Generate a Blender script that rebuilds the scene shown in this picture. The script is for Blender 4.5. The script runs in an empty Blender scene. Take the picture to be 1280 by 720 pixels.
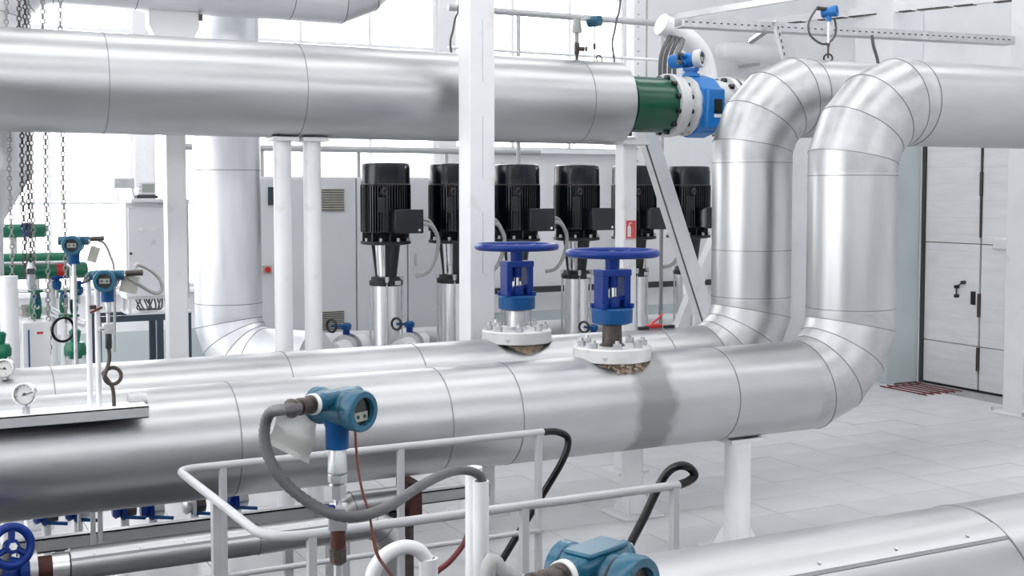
import bpy, bmesh, math, random
from mathutils import Vector, Matrix
random.seed(7)
PI = math.pi
S = bpy.context.scene
C = S.collection

# ------------------------------------------------------------------ camera
F_PX, YAW, PITCH, AXIS_Y, CAM_Z = 1500.0, math.radians(27.1), 0.055, 322.0, 2.4
cd = bpy.data.cameras.new('camera'); cam = bpy.data.objects.new('camera', cd); C.objects.link(cam)
cam.location = (0, 0, CAM_Z)
cam.rotation_euler = (PI/2 - PITCH, 0, -YAW)
cd.sensor_width = 36; cd.lens = 36*F_PX/1280; cd.shift_y = (AXIS_Y-360)/1280
cd.clip_end = 200
S.camera = cam
RM = cam.rotation_euler.to_matrix(); CO = Vector((0, 0, CAM_Z))

def W(px, py, Y=None, X=None, Z=None):
    """world point seen at a pixel of the photograph, on the plane Y=, X= or Z="""
    d = RM @ Vector(((px-640)/F_PX, -(py-AXIS_Y)/F_PX, -1))
    if Y is not None: t = Y/d.y
    elif X is not None: t = X/d.x
    else: t = (Z-CAM_Z)/d.z
    return CO + d*t

# ------------------------------------------------------------------ world, exposure
wd = bpy.data.worlds.new('overcast_sky'); S.world = wd; wd.use_nodes = True
bg = wd.node_tree.nodes['Background']
bg.inputs[0].default_value = (0.975, 0.985, 1.0, 1); bg.inputs[1].default_value = 4.6
S.view_settings.view_transform = 'Standard'; S.view_settings.look = 'None'
S.view_settings.gamma = 1; S.view_settings.use_curve_mapping = False
S.view_settings.exposure = 0.0
cy = S.cycles
cy.use_denoising = True; cy.max_bounces = 10; cy.diffuse_bounces = 5; cy.glossy_bounces = 5
cy.transparent_max_bounces = 12; cy.sample_clamp_indirect = 6.0
cy.caustics_reflective = False; cy.caustics_refractive = False

# ------------------------------------------------------------------ materials
MATS = {}
def nodes(name):
    m = bpy.data.materials.new(name); m.use_nodes = True
    nt = m.node_tree; b = nt.nodes['Principled BSDF']
    MATS[name] = m
    return m, nt, b
def paint(name, col, rough=0.4, metal=0.0, var=0.06, scale=6.0, bump=0.0, bscale=60.0, spec=0.5, dirt=None, dirt_amt=0.0, stretch=(1, 1, 1)):
    m, nt, b = nodes(name)
    tc = nt.nodes.new('ShaderNodeTexCoord'); mp = nt.nodes.new('ShaderNodeMapping')
    mp.inputs['Scale'].default_value = stretch
    nt.links.new(tc.outputs['Object'], mp.inputs[0])
    n = nt.nodes.new('ShaderNodeTexNoise'); n.inputs['Scale'].default_value = scale; n.inputs['Detail'].default_value = 5
    nt.links.new(mp.outputs[0], n.inputs['Vector'])
    r = nt.nodes.new('ShaderNodeMapRange')
    r.inputs['From Min'].default_value = 0.3; r.inputs['From Max'].default_value = 0.7
    r.inputs['To Min'].default_value = 1-var; r.inputs['To Max'].default_value = 1+var
    nt.links.new(n.outputs['Fac'], r.inputs[0])
    mx = nt.nodes.new('ShaderNodeMix'); mx.data_type = 'RGBA'; mx.blend_type = 'MULTIPLY'; mx.inputs[0].default_value = 1
    mx.inputs[6].default_value = (*col, 1)
    nt.links.new(r.outputs[0], mx.inputs[7])
    out = mx.outputs[2]
    if dirt:
        n2 = nt.nodes.new('ShaderNodeTexNoise'); n2.inputs['Scale'].default_value = scale*2.3; n2.inputs['Detail'].default_value = 8
        nt.links.new(mp.outputs[0], n2.inputs['Vector'])
        r2 = nt.nodes.new('ShaderNodeMapRange'); r2.inputs['From Min'].default_value = 0.62-dirt_amt*0.2; r2.inputs['From Max'].default_value = 0.74
        nt.links.new(n2.outputs['Fac'], r2.inputs[0])
        m2 = nt.nodes.new('ShaderNodeMix'); m2.data_type = 'RGBA'; m2.inputs[7].default_value = (*dirt, 1)
        nt.links.new(r2.outputs[0], m2.inputs[0]); nt.links.new(out, m2.inputs[6]); out = m2.outputs[2]
    nt.links.new(out, b.inputs['Base Color'])
    b.inputs['Roughness'].default_value = rough; b.inputs['Metallic'].default_value = metal
    b.inputs['Specular IOR Level'].default_value = spec
    if bump:
        n3 = nt.nodes.new('ShaderNodeTexNoise'); n3.inputs['Scale'].default_value = bscale; n3.inputs['Detail'].default_value = 4
        nt.links.new(mp.outputs[0], n3.inputs['Vector'])
        bp = nt.nodes.new('ShaderNodeBump'); bp.inputs['Strength'].default_value = bump; bp.inputs['Distance'].default_value = 0.01
        nt.links.new(n3.outputs['Fac'], bp.inputs['Height']); nt.links.new(bp.outputs[0], b.inputs['Normal'])
    return m

def cladding(name, col, rough, wav=0.12, stretch=(0.5, 3, 3), stain=None, mottle=.08):
    """rolled sheet metal: long soft streaks in colour and gloss, gentle oil-canning"""
    m, nt, b = nodes(name)
    tc = nt.nodes.new('ShaderNodeTexCoord'); mp = nt.nodes.new('ShaderNodeMapping'); mp.inputs['Scale'].default_value = stretch
    nt.links.new(tc.outputs['Object'], mp.inputs[0])
    n = nt.nodes.new('ShaderNodeTexNoise'); n.inputs['Scale'].default_value = 2.2; n.inputs['Detail'].default_value = 6; n.inputs['Roughness'].default_value = 0.6
    nt.links.new(mp.outputs[0], n.inputs['Vector'])
    r = nt.nodes.new('ShaderNodeMapRange'); r.inputs['From Min'].default_value = 0.3; r.inputs['From Max'].default_value = 0.7
    r.inputs['To Min'].default_value = 1-mottle; r.inputs['To Max'].default_value = 1+mottle
    nt.links.new(n.outputs['Fac'], r.inputs[0])
    mx = nt.nodes.new('ShaderNodeMix'); mx.data_type = 'RGBA'; mx.blend_type = 'MULTIPLY'; mx.inputs[0].default_value = 1
    mx.inputs[6].default_value = (*col, 1); nt.links.new(r.outputs[0], mx.inputs[7])
    out = mx.outputs[2]
    r2 = nt.nodes.new('ShaderNodeMapRange'); r2.inputs['From Min'].default_value = 0.3; r2.inputs['From Max'].default_value = 0.7
    r2.inputs['To Min'].default_value = rough*0.85; r2.inputs['To Max'].default_value = rough*1.2
    nt.links.new(n.outputs['Fac'], r2.inputs[0]); rout = r2.outputs[0]
    if stain:
        # dull run of old leakage below a valve: a band at a given place along the pipe with a frayed edge
        sx = nt.nodes.new('ShaderNodeSeparateXYZ'); nt.links.new(tc.outputs['Object'], sx.inputs[0])
        n4 = nt.nodes.new('ShaderNodeTexNoise'); n4.inputs['Scale'].default_value = 9; n4.inputs['Detail'].default_value = 6
        nt.links.new(tc.outputs['Object'], n4.inputs['Vector'])
        a = nt.nodes.new('ShaderNodeMath'); a.operation = 'SUBTRACT'; a.inputs[1].default_value = stain[0]; nt.links.new(sx.outputs[0], a.inputs[0])
        a2 = nt.nodes.new('ShaderNodeMath'); a2.operation = 'ABSOLUTE'; nt.links.new(a.outputs[0], a2.inputs[0])
        a3 = nt.nodes.new('ShaderNodeMath'); a3.operation = 'MULTIPLY_ADD'; a3.inputs[1].default_value = 0.12; nt.links.new(n4.outputs['Fac'], a3.inputs[0]); nt.links.new(a2.outputs[0], a3.inputs[2])
        r3 = nt.nodes.new('ShaderNodeMapRange'); r3.inputs['From Min'].default_value = stain[1]+0.10; r3.inputs['From Max'].default_value = stain[1]+0.04
        nt.links.new(a3.outputs[0], r3.inputs[0])
        m3 = nt.nodes.new('ShaderNodeMix'); m3.data_type = 'RGBA'; m3.inputs[7].default_value = (0.30, 0.30, 0.295, 1)
        nt.links.new(r3.outputs[0], m3.inputs[0]); nt.links.new(out, m3.inputs[6]); out = m3.outputs[2]
        m4 = nt.nodes.new('ShaderNodeMix'); m4.inputs[3].default_value = 0.48
        nt.links.new(r3.outputs[0], m4.inputs[0]); nt.links.new(rout, m4.inputs[2]); rout = m4.outputs[0]
    nt.links.new(out, b.inputs['Base Color']); nt.links.new(rout, b.inputs['Roughness'])
    b.inputs['Metallic'].default_value = 1.0
    n5 = nt.nodes.new('ShaderNodeTexNoise'); n5.inputs['Scale'].default_value = 1.7; n5.inputs['Detail'].default_value = 2
    nt.links.new(mp.outputs[0], n5.inputs['Vector'])
    bp = nt.nodes.new('ShaderNodeBump'); bp.inputs['Strength'].default_value = wav; bp.inputs['Distance'].default_value = 0.03
    nt.links.new(n5.outputs['Fac'], bp.inputs['Height']); nt.links.new(bp.outputs[0], b.inputs['Normal'])
    return m

VX = 3.985     # where the front valve stands along the pipes
M_CLAD = cladding('aluminium_cladding', (0.49, 0.493, 0.50), 0.36)
M_CLADV = cladding('aluminium_cladding_riser', (0.52, 0.525, 0.53), 0.33, 0.04, stretch=(3, 3, 0.5))
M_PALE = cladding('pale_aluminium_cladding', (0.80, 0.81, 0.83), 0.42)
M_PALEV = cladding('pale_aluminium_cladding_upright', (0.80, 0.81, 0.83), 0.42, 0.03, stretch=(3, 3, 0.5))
M_CLADE = cladding('aluminium_cladding_elbow', (0.50, 0.503, 0.51), 0.40, 0.10, (2.2, 2.2, 2.2), mottle=.17)
M_SEAM = paint('cladding_lap_edge', (0.27, 0.27, 0.28), 0.5, 0.8)
M_BEAD = cladding('cladding_band', (0.54, 0.545, 0.55), 0.34)
M_STEEL = paint('galvanised_steel', (0.55, 0.56, 0.57), 0.38, 0.9, 0.12, 14)
M_STAIN = paint('stainless_steel', (0.82, 0.82, 0.83), 0.32, 1.0, 0.05, 10, stretch=(8, 8, 0.5))
M_CHROME = paint('polished_steel', (0.82, 0.82, 0.83), 0.12, 1.0, 0.03)
M_WHITE = paint('white_enamel', (0.83, 0.835, 0.85), 0.35, 0, 0.04, 3, dirt=(0.74, 0.73, 0.71), dirt_amt=0.0)
M_RAIL = paint('rail_light_grey_enamel', (0.47, 0.475, 0.485), 0.3, 0, 0.04, 5)
M_WALL = paint('whitewashed_plaster', (0.86, 0.865, 0.88), 0.75, 0, 0.05, 1.6, 0.3, 14)
M_DADO = paint('pale_green_dado', (0.53, 0.59, 0.60), 0.5, 0, 0.06, 2.0, 0.15, 12)
M_CEIL = paint('ceiling_white', (0.84, 0.845, 0.855), 0.8)
M_FLOOR = paint('floor_screed', (0.42, 0.42, 0.43), 0.7)
M_TILE = paint('floor_tile_grey', (0.72, 0.72, 0.735), 0.28, 0, 0.07, 1.7, 0.08, 3.0)
M_FRAME = paint('window_frame_white', (0.90, 0.91, 0.93), 0.45)
M_GATE = paint('gate_white_boards', (0.80, 0.805, 0.82), 0.5, 0, 0.05, 3, 0.1, 10, stretch=(1, 1, 6))
M_BLUE = paint('royal_blue_enamel', (0.002, 0.026, 0.200), 0.30, 0, 0.10, 10, spec=0.28)
M_BLUE2 = paint('petrol_blue_enamel', (0.002, 0.066, 0.215), 0.35, 0, 0.12, 12, spec=0.3)
M_TEAL = paint('instrument_blue_enamel', (0.010, 0.100, 0.170), 0.27, 0, 0.12, 14)
M_SKYBLUE = paint('flowmeter_blue_enamel', (0.008, 0.17, 0.52), 0.3, 0, 0.06, 8)
M_GREEN = paint('dark_green_enamel', (0.002, 0.075, 0.037), 0.25, 0, 0.10, 5)
M_GREEN2 = paint('emerald_enamel', (0.003, 0.145, 0.075), 0.3, 0, 0.10, 8)
M_BLACK = paint('black_motor_paint', (0.003, 0.006, 0.011), 0.22, 0, 0.15, 10)
M_BLACK2 = paint('black_cast_iron', (0.010, 0.012, 0.015), 0.45, 0, 0.15, 10)
M_FOAM = paint('black_foam_sleeve', (0.002, 0.002, 0.0025), 0.24, 0, 0.2, 30, 0.1, 60, 0.35)
M_RUBBER = paint('grey_conduit', (0.105, 0.105, 0.108), 0.5, 0, 0.12, 30)
M_LCOND = paint('light_grey_conduit', (0.36, 0.37, 0.36), 0.45, 0, 0.08, 20)
M_DARKST = paint('dark_oxidised_steel', (0.075, 0.062, 0.055), 0.45, 0.6, 0.25, 30)
M_RUST = paint('rust_brown_primer', (0.060, 0.015, 0.010), 0.7, 0, 0.35, 18, 0.3, 40)
M_RED = paint('red_enamel', (0.60, 0.03, 0.035), 0.4)
M_HOSE = paint('dark_red_hose', (0.13, 0.012, 0.016), 0.45)
M_COPPER = paint('red_brown_wire', (0.22, 0.065, 0.045), 0.5, 0.1)
M_FLANGE = paint('cream_flange_paint', (0.66, 0.665, 0.66), 0.38, 0, 0.08, 8, dirt=(0.40, 0.36, 0.30), dirt_amt=0.05)
M_WOOL = paint('mineral_wool', (0.36, 0.29, 0.22), 0.95, 0, 0.4, 25, 1.0, 45)
M_CAB = paint('cabinet_light_grey', (0.70, 0.715, 0.74), 0.45, 0, 0.03, 2)
M_LINE = paint('dark_joint', (0.05, 0.052, 0.056), 0.7)
M_PLATE = paint('dark_reflection_plate', (0.13, 0.13, 0.135), 0.5, 0.3)  # mid-dark tone of the unseen plates added for the pipes' reflections
M_BEIGE = paint('beige_tag_plastic', (0.50, 0.49, 0.43), 0.4, 0, 0.1, 20)
M_DIAL = paint('gauge_dial_white', (0.82, 0.82, 0.80), 0.4, 0, 0.02)
M_SCREEN = paint('display_dark', (0.012, 0.014, 0.012), 0.12, 0, 0.2, 30)
M_LCD = paint('display_lcd_grey', (0.32, 0.34, 0.30), 0.25)
M_REDGRATE = paint('dark_red_grate', (0.16, 0.03, 0.035), 0.5)
M_TABLE = paint('dark_blue_grey_steel', (0.035, 0.052, 0.075), 0.45)
M_SIGNRED = paint('sign_red', (0.66, 0.09, 0.10), 0.5, 0, 0.02)

m, nt, b = nodes('window_glass')
tr = nt.nodes.new('ShaderNodeBsdfTransparent'); gl = nt.nodes.new('ShaderNodeBsdfGlossy'); gl.inputs['Roughness'].default_value = 0.05
lw = nt.nodes.new('ShaderNodeFresnel'); lw.inputs[0].default_value = 1.45
ms = nt.nodes.new('ShaderNodeMixShader'); nt.links.new(lw.outputs[0], ms.inputs[0]); nt.links.new(tr.outputs[0], ms.inputs[1]); nt.links.new(gl.outputs[0], ms.inputs[2])
nt.links.new(ms.outputs[0], nt.nodes['Material Output'].inputs[0]); M_GLASS = m
m, nt, b = nodes('cloudy_plastic_bag')
b.inputs['Base Color'].default_value = (0.62, 0.62, 0.59, 1); b.inputs['Roughness'].default_value = 0.3
tr = nt.nodes.new('ShaderNodeBsdfTransparent'); ms = nt.nodes.new('ShaderNodeMixShader'); ms.inputs[0].default_value = 0.78
nt.links.new(b.outputs[0], ms.inputs[2]); nt.links.new(tr.outputs[0], ms.inputs[1]); nt.links.new(ms.outputs[0], nt.nodes['Material Output'].inputs[0]); M_BAG = m

# ------------------------------------------------------------------ mesh helpers
ORG = {}
def basis(d):
    d = Vector(d).normalized()
    a = Vector((0, 0, 1)) if abs(d.z) < 0.95 else Vector((1, 0, 0))
    u = d.cross(a).normalized(); v = d.cross(u).normalized()
    return d, u, v

class MB:
    def __init__(self): self.v = []; self.f = []
    def ring(self, c, u, v, r, n, r2=None):
        i = len(self.v); r2 = r if r2 is None else r2
        for k in range(n):
            t = 2*PI*k/n; self.v.append(Vector(c) + u*(r*math.cos(t)) + v*(r2*math.sin(t)))
        return i
    def bridge(self, a, b, n):
        for k in range(n): self.f.append((a+k, a+(k+1) % n, b+(k+1) % n, b+k))
    def box(self, c, s, rz=0.0, mat=None):
        c = Vector(c); i = len(self.v); R = mat or Matrix.Rotation(rz, 3, 'Z')
        for z in (-1, 1):
            for y in (-1, 1):
                for x in (-1, 1): self.v.append(c + R @ Vector((x*s[0]/2, y*s[1]/2, z*s[2]/2)))
        for q in ((0, 2, 3, 1), (4, 5, 7, 6), (0, 1, 5, 4), (2, 6, 7, 3), (0, 4, 6, 2), (1, 3, 7, 5)): self.f.append(tuple(i+k for k in q))
        return self
    def bx(self, x0, x1, y0, y1, z0, z1): return self.box(((x0+x1)/2, (y0+y1)/2, (z0+z1)/2), (x1-x0, y1-y0, z1-z0))
    def bar(self, p0, p1, w, h=None, up=(0, 0, 1)):
        p0 = Vector(p0); p1 = Vector(p1); d = (p1-p0); L = d.length; d.normalize(); h = h or w
        u = d.cross(Vector(up))
        if u.length < 1e-4: u = d.cross(Vector((1, 0, 0)))
        u.normalize(); v = u.cross(d)
        R = Matrix((u, d, v)).transposed()
        return self.box((p0+p1)/2, (w, L, h), mat=R)
    def lathe(self, o, d, prof, n=24, caps=True):
        """prof: list of (distance along d, radius)"""
        o = Vector(o); d, u, v = basis(d); rs = []
        for t, r in prof: rs.append(self.ring(o+d*t, u, v, max(r, 1e-4), n))
        for a, b in zip(rs, rs[1:]): self.bridge(a, b, n)
        if caps:
            self.f.append(tuple(reversed(range(rs[0], rs[0]+n)))); self.f.append(tuple(range(rs[-1], rs[-1]+n)))
        return self
    def cyl(self, p0, p1, r0, r1=None, n=20, caps=True):
        p0 = Vector(p0); p1 = Vector(p1)
        return self.lathe(p0, p1-p0, [(0, r0), ((p1-p0).length, r0 if r1 is None else r1)], n, caps)
    def hollow(self, o, d, r_in, r_out, t, n=32):
        o = Vector(o); d, u, v = basis(d)
        a = self.ring(o, u, v, r_in, n); b = self.ring(o, u, v, r_out, n); c = self.ring(o+d*t, u, v, r_out, n); e = self.ring(o+d*t, u, v, r_in, n)
        self.bridge(a, b, n); self.bridge(b, c, n); self.bridge(c, e, n); self.bridge(e, a, n); return self
    def tube(self, pts, r, n=10, closed=False, caps=True):
        pts = [Vector(p) for p in pts]; m = len(pts); rs = []; u = None
        rr = r if isinstance(r, (list, tuple)) else [r]*m
        for i, p in enumerate(pts):
            if closed: d = pts[(i+1) % m]-pts[i-1]
            else: d = pts[min(i+1, m-1)]-pts[max(i-1, 0)]
            d.normalize()
            if u is None: _, u, _ = basis(d)
            u = (u - d*u.dot(d)).normalized(); v = d.cross(u)
            rs.append(self.ring(p, u, v, rr[i], n))
        for a, b in zip(rs, rs[1:]): self.bridge(a, b, n)
        if closed:
            # align seam
            best = min(range(n), key=lambda k: (self.v[rs[0]+k]-self.v[rs[-1]]).length)
            for k in range(n): self.f.append((rs[-1]+k, rs[-1]+(k+1) % n, rs[0]+(k+1+best) % n, rs[0]+(k+best) % n))
        elif caps:
            self.f.append(tuple(reversed(range(rs[0], rs[0]+n)))); self.f.append(tuple(range(rs[-1], rs[-1]+n)))
        return self
    def torus(self, c, d, R, r, n=32, k=10):
        d, u, v = basis(d)
        return self.tube([Vector(c)+u*(R*math.cos(2*PI*i/n))+v*(R*math.sin(2*PI*i/n)) for i in range(n)], r, k, closed=True)
    def prism(self, poly, p0, ax_u, ax_v, ext):
        """polygon in the plane (ax_u, ax_v) at p0, pushed along ext"""
        p0 = Vector(p0); U = Vector(ax_u); V = Vector(ax_v); e = Vector(ext); n = len(poly); i = len(self.v)
        for q in (Vector((0, 0, 0)), e):
            for a, b in poly: self.v.append(p0+U*a+V*b+q)
        self.f.append(tuple(reversed(range(i, i+n)))); self.f.append(tuple(range(i+n, i+2*n)))
        for k in range(n): self.f.append((i+k, i+(k+1) % n, i+n+(k+1) % n, i+n+k))
        return self
    def sphere(self, c, r, n=14, sz=1.0):
        prof = [(-r*sz*math.cos(PI*i/8), r*math.sin(PI*i/8)) for i in range(9)]
        return self.lathe(c, (0, 0, 1), prof, n, caps=False)
    def build(self, name, mat, parent=None, smooth=True, bevel=0.0, angle=35, loc=None):
        off = Vector(loc) if loc is not None else (ORG[parent.name] if parent else Vector((0, 0, 0)))
        me = bpy.data.meshes.new(name)
        me.from_pydata([tuple(v-off) for v in self.v], [], self.f); me.update()
        bm = bmesh.new(); bm.from_mesh(me); bmesh.ops.recalc_face_normals(bm, faces=bm.faces); bm.to_mesh(me); bm.free()
        me.materials.append(mat)
        if smooth:
            me.polygons.foreach_set('use_smooth', [True]*len(me.polygons)); me.set_sharp_from_angle(angle=math.radians(angle))
        o = bpy.data.objects.new(name, me); C.objects.link(o)
        if parent: o.parent = parent
        elif loc is not None: o.location = off
        ORG[o.name] = off
        if bevel:
            bv = o.modifiers.new('edge', 'BEVEL'); bv.width = bevel; bv.segments = 2; bv.limit_method = 'ANGLE'; bv.angle_limit = math.radians(40)
        return o

def tag(o, label=None, cat=None, group=None, kind=None):
    if label: o['label'] = label
    if cat: o['category'] = cat
    if group: o['group'] = group
    if kind: o['kind'] = kind
    return o
def thing(name, label, cat, loc, group=None):
    o = bpy.data.objects.new(name, None); o.empty_display_size = 0.1; C.objects.link(o); o.location = loc
    ORG[o.name] = Vector(loc); return tag(o, label, cat, group)
def dup(root, loc, label):
    r = root.copy(); C.objects.link(r); r.location = loc; r['label'] = label; ORG[r.name] = Vector(loc)
    for ch in list(root.children):
        c = ch.copy(); C.objects.link(c); c.parent = r
        for g in list(ch.children):
            d = g.copy(); C.objects.link(d); d.parent = c
    return r
def struct(name, mb, mat, parent=None, **k):
    o = mb.build(name, mat, parent, **k)
    if parent is None: o['kind'] = 'structure'
    return o
def spline(pts, n=8):
    pts = [Vector(p) for p in pts]; out = []
    for i in range(len(pts)-1):
        a = pts[max(i-1, 0)]; b = pts[i]; c = pts[i+1]; d = pts[min(i+2, len(pts)-1)]
        for k in range(n):
            t = k/n
            out.append(0.5*((2*b)+(c-a)*t+(2*a-5*b+4*c-d)*t*t+(3*b-a-3*c+d)*t**3))
    out.append(pts[-1]); return out

# ------------------------------------------------------------------ the room
X0, X1, Y0, Y1, ZC = -8.0, 11.45, -6.0, 14.0, 7.5
floor = struct('floor', MB().bx(X0-.2, X1+.2, Y0-.2, Y1+.2, -.25, -.018), M_FLOOR, smooth=False)
TX, TY = 0.582, 0.39
tile_me = None; rest = MB(); n_t = 0
xi0 = int(math.floor((X0-7.55)/TX))
for i in range(xi0, 8):
    xa = 7.55+i*TX; xb = xa+TX
    if xa < X0 or xb > X1: continue
    for j in range(-36, 18):
        ya = 6.96+j*TY; yb = ya+TY
        if ya < Y0 or yb > Y1: continue
        cx, cy_ = (xa+xb)/2, (ya+yb)/2
        if 3.0 < cx < 11.4 and 4.6 < cy_ < 11.3 and (cx*0.8902-cy_*0.4555) > (-0.06*(cx*0.4555+cy_*0.8902)) and (cx*0.8902-cy_*0.4555) < 0.46*(cx*0.4555+cy_*0.8902) and n_t < 298:
            if tile_me is None:
                o = MB().box((0, 0, -.008), (TX-.005, TY-.005, .016)).build('floor_tile', M_TILE, floor, smooth=False, bevel=.0015)
                tile_me = o.data
            else:
                o = bpy.data.objects.new('floor_tile', tile_me); C.objects.link(o); o.parent = floor
            o.location = (cx, cy_, random.uniform(-.0012, .0012)); n_t += 1
        else:
            rest.box((cx, cy_, -.008+random.uniform(-.0012, .0012)), (TX-.005, TY-.005, .016))
o = rest.build('floor_tile_field', M_TILE, floor, smooth=False); o['kind'] = 'stuff'

# back wall with window bays
BAYS = [(-7.4, -4.8, 1.3), (-4.6, -1.4, 1.3), (-1.2, 2.4, 1.3), (2.6, 6.13, 1.3), (6.37, 8.95, 2.95)]
WT = 7.1
mb = MB(); dd = MB(); last = X0
for a, b_, sill in BAYS:
    mb.bx(last, a, Y1, Y1+.35, .82, ZC); mb.bx(a, b_, Y1, Y1+.35, .82, sill); mb.bx(a, b_, Y1, Y1+.35, WT, ZC); last = b_
mb.bx(last, X1+.35, Y1, Y1+.35, .82, ZC)
wb = struct('wall_back', mb, M_WALL, smooth=False)
struct('dado', MB().bx(X0, X1+.35, Y1-.004, Y1+.35, -.02, .82), M_DADO, wb, smooth=False)
for k, (a, b_, sill) in enumerate(BAYS):
    ncol = max(3, round((b_-a)/0.88)); nrow = max(3, round((WT-sill)/0.97)); cw = (b_-a)/ncol; rh = (WT-sill)/nrow
    fr = MB()
    for i in range(ncol+1):
        w = .07 if i in (0, ncol) else .035
        fr.bx(a+i*cw-w/2, a+i*cw+w/2, Y1+.10, Y1+.17, sill, WT)
    for j in range(nrow+1):
        w = .07 if j in (0, nrow) else .035
        fr.bx(a, b_, Y1+.105, Y1+.165, sill+j*rh-w/2, sill+j*rh+w/2)
    wn = struct('window_%d' % (k+1), fr, M_FRAME, smooth=False)
    struct('window_sill', MB().bx(a-.04, b_+.04, Y1-.14, Y1+.1, sill-.05, sill), M_FRAME, wn, smooth=False, bevel=.005)
    pane = None
    for i in range(ncol):
        for j in range(nrow):
            if pane is None:
                p = MB().box((0, 0, 0), (cw-.045, .006, rh-.045)).build('pane', M_GLASS, wn, smooth=False); pane = p.data
            else:
                p = bpy.data.objects.new('pane', pane); C.objects.link(p); p.parent = wn
            p.location = (a+(i+.5)*cw, Y1+.135, sill+(j+.5)*rh)

# right wall with the gate opening
GY = (7.9, 11.08); GH = 3.6
mb = MB(); mb.bx(X1, X1+.35, Y0, GY[0], 0, ZC); mb.bx(X1, X1+.35, GY[1], Y1, 0, ZC); mb.bx(X1, X1+.35, GY[0], GY[1], GH, ZC)
wr = struct('wall_right', mb, M_WALL, smooth=False)
mb = MB(); mb.bx(10.93, X1-.01, 11.1, 11.75, 3.3, ZC)
pier = struct('wall_right_pier', mb, M_WALL, smooth=False)
struct('dado', MB().bx(10.93, X1-.01, 11.1, 11.75, 0, 3.3), M_DADO, pier, smooth=False, bevel=.006)
mb = MB(); mb.bx(X0-.3, X0, Y0, Y1, 0, 1.2); mb.bx(X0-.3, X0, Y0, Y1, 7.0, ZC); mb.bx(X0-.3, X0, Y0, 1.0, 1.2, 7.0)
for y in (4.2, 7.6, 11.0): mb.bx(X0-.3, X0, y, y+.4, 1.2, 7.0)  # unseen openings between these piers, added to bring light from the left
mb.bx(X0-.3, X0, 13.7, Y1, 1.2, 7.0)
struct('wall_left', mb, M_WALL, smooth=False)
mb = MB(); mb.bx(X0, X1, Y0-.3, Y0, 0, 4.9); mb.bx(X0, X1, Y0-.3, Y0, 6.5, ZC)
for k in range(6): x = X0+k*3.79; mb.bx(x, x+.5, Y0-.3, Y0, 4.9, 6.5)  # unseen high openings between the piers, added for light from the front
struct('wall_front', mb, M_WALL, smooth=False)
# unseen dark deck below the camera, added to darken the pipes' reflections
mb = MB(); mb.bx(-6.5, 2.6, -1.6, 2.0, .72, .78)
for x in (-6.3, -3.3, -.3, 2.4):
    for y in (-1.5, 1.9): mb.bx(x-.05, x+.05, y-.05, y+.05, 0, .72)
struct('floor_added_dark_deck', mb, M_LINE, smooth=False)
# unseen dark plates, added so the front pipe's underside reflects dark
mb = MB()
for i in range(8):
    for j in range(3): mb.bx(-6.6+i*1.26, -5.36+i*1.26, 2.25+j*1.26, 3.49+j*1.26, .002, .014)
for i in range(6): mb.bx(-6.6+i*1.4, -5.22+i*1.4, 6.03, 7.2, .002, .014)
struct('floor_added_dark_plates', mb, M_PLATE, smooth=False)
mb = MB()
for a, b_ in ((Y0, 2.2), (3.4, 5.9), (7.1, 9.6), (10.8, Y1+.35)): mb.bx(X0, X1+.3, a, b_, ZC, ZC+.2)  # gaps between the strips: unseen roof openings added for the pipes' reflections
for x in (-8, -4.2, -.4, 3.4, 7.2, 11.2): mb.bx(x, x+.3, Y0, Y1, ZC-.25, ZC+.02)
struct('ceiling', mb, M_CEIL, smooth=False)

# gate leaves
gl_panels = [(.018, .535), (.545, 1.765), (1.775, 3.58)]
for k, (ya, yb) in enumerate(((10.205, 11.055), (7.94, 10.175))):
    d = struct('door_%d' % (k+1), MB().bx(X1+.10, X1+.14, ya-.025, yb+.025, -.03, GH), M_LINE, smooth=False)
    for za, zb in gl_panels:
        struct('door_panel', MB().bx(X1+.05, X1+.105, ya, yb, za, zb), M_GATE, d, smooth=False, bevel=.004)
        # horizontal boards in shallow relief
        z = za+.1
        brd = MB()
        while z < zb-.05: brd.bx(X1+.0495, X1+.052, ya+.01, yb-.01, z, z+.006); z += .205
        struct('board_joint', brd, M_CAB, d, smooth=False)
    if k == 0:
        h = MB().bar((X1+.02, 10.42, 1.30), (X1+.02, 10.52, 1.24), .012); h.cyl((X1+.05, 10.52, 1.24), (X1+.0, 10.52, 1.24), .022); h.cyl((X1+.05, 10.42, 1.30), (X1+.0, 10.42, 1.30), .022)
        h.cyl((X1+.05, 10.52, 1.13), (X1+.0, 10.52, 1.13), .022); h.bar((X1+.02, 10.52, 1.24), (X1+.02, 10.52, 1.13), .012)
        h.build('latch', M_BLACK2, d)
        MB().bx(X1+.03, X1+.055, 10.25, 10.31, 1.04, 1.2).build('lock', M_BLACK2, d)
    else:
        MB().bx(X1+.0, X1+.05, 9.75, 9.98, 1.72, 1.86).build('bracket', M_GATE, d, bevel=.02)
        e = MB()
        for z in (.25, .9, 2.35): e.cyl((X1+.04, 10.19, z), (X1+.04, 10.19, z+.28), .022)
        e.cyl((X1+.04, 10.19, 1.85), (X1+.04, 10.19, 3.0), .014)
        e.build('lock_rod', M_DARKST, d)
struct('trim_1', MB().bx(X1-.0, X1+.16, 11.06, 11.085, 0, GH), M_LINE, smooth=False)

mb = MB()
g = thing('floor_grate', 'dark red slatted grate on the floor before the white gate', 'grate', (10.9, 10.5, 0))
for i in range(6): MB().bx(10.72+i*.115, 10.735+i*.115, 10.25, 11.0, 0.002, .014).build('slat', M_REDGRATE, g, smooth=False)
for y in (10.35, 10.9): MB().bx(10.70, 11.32, y, y+.014, .001, .009).build('cross_bar', M_REDGRATE, g, smooth=False)

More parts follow.
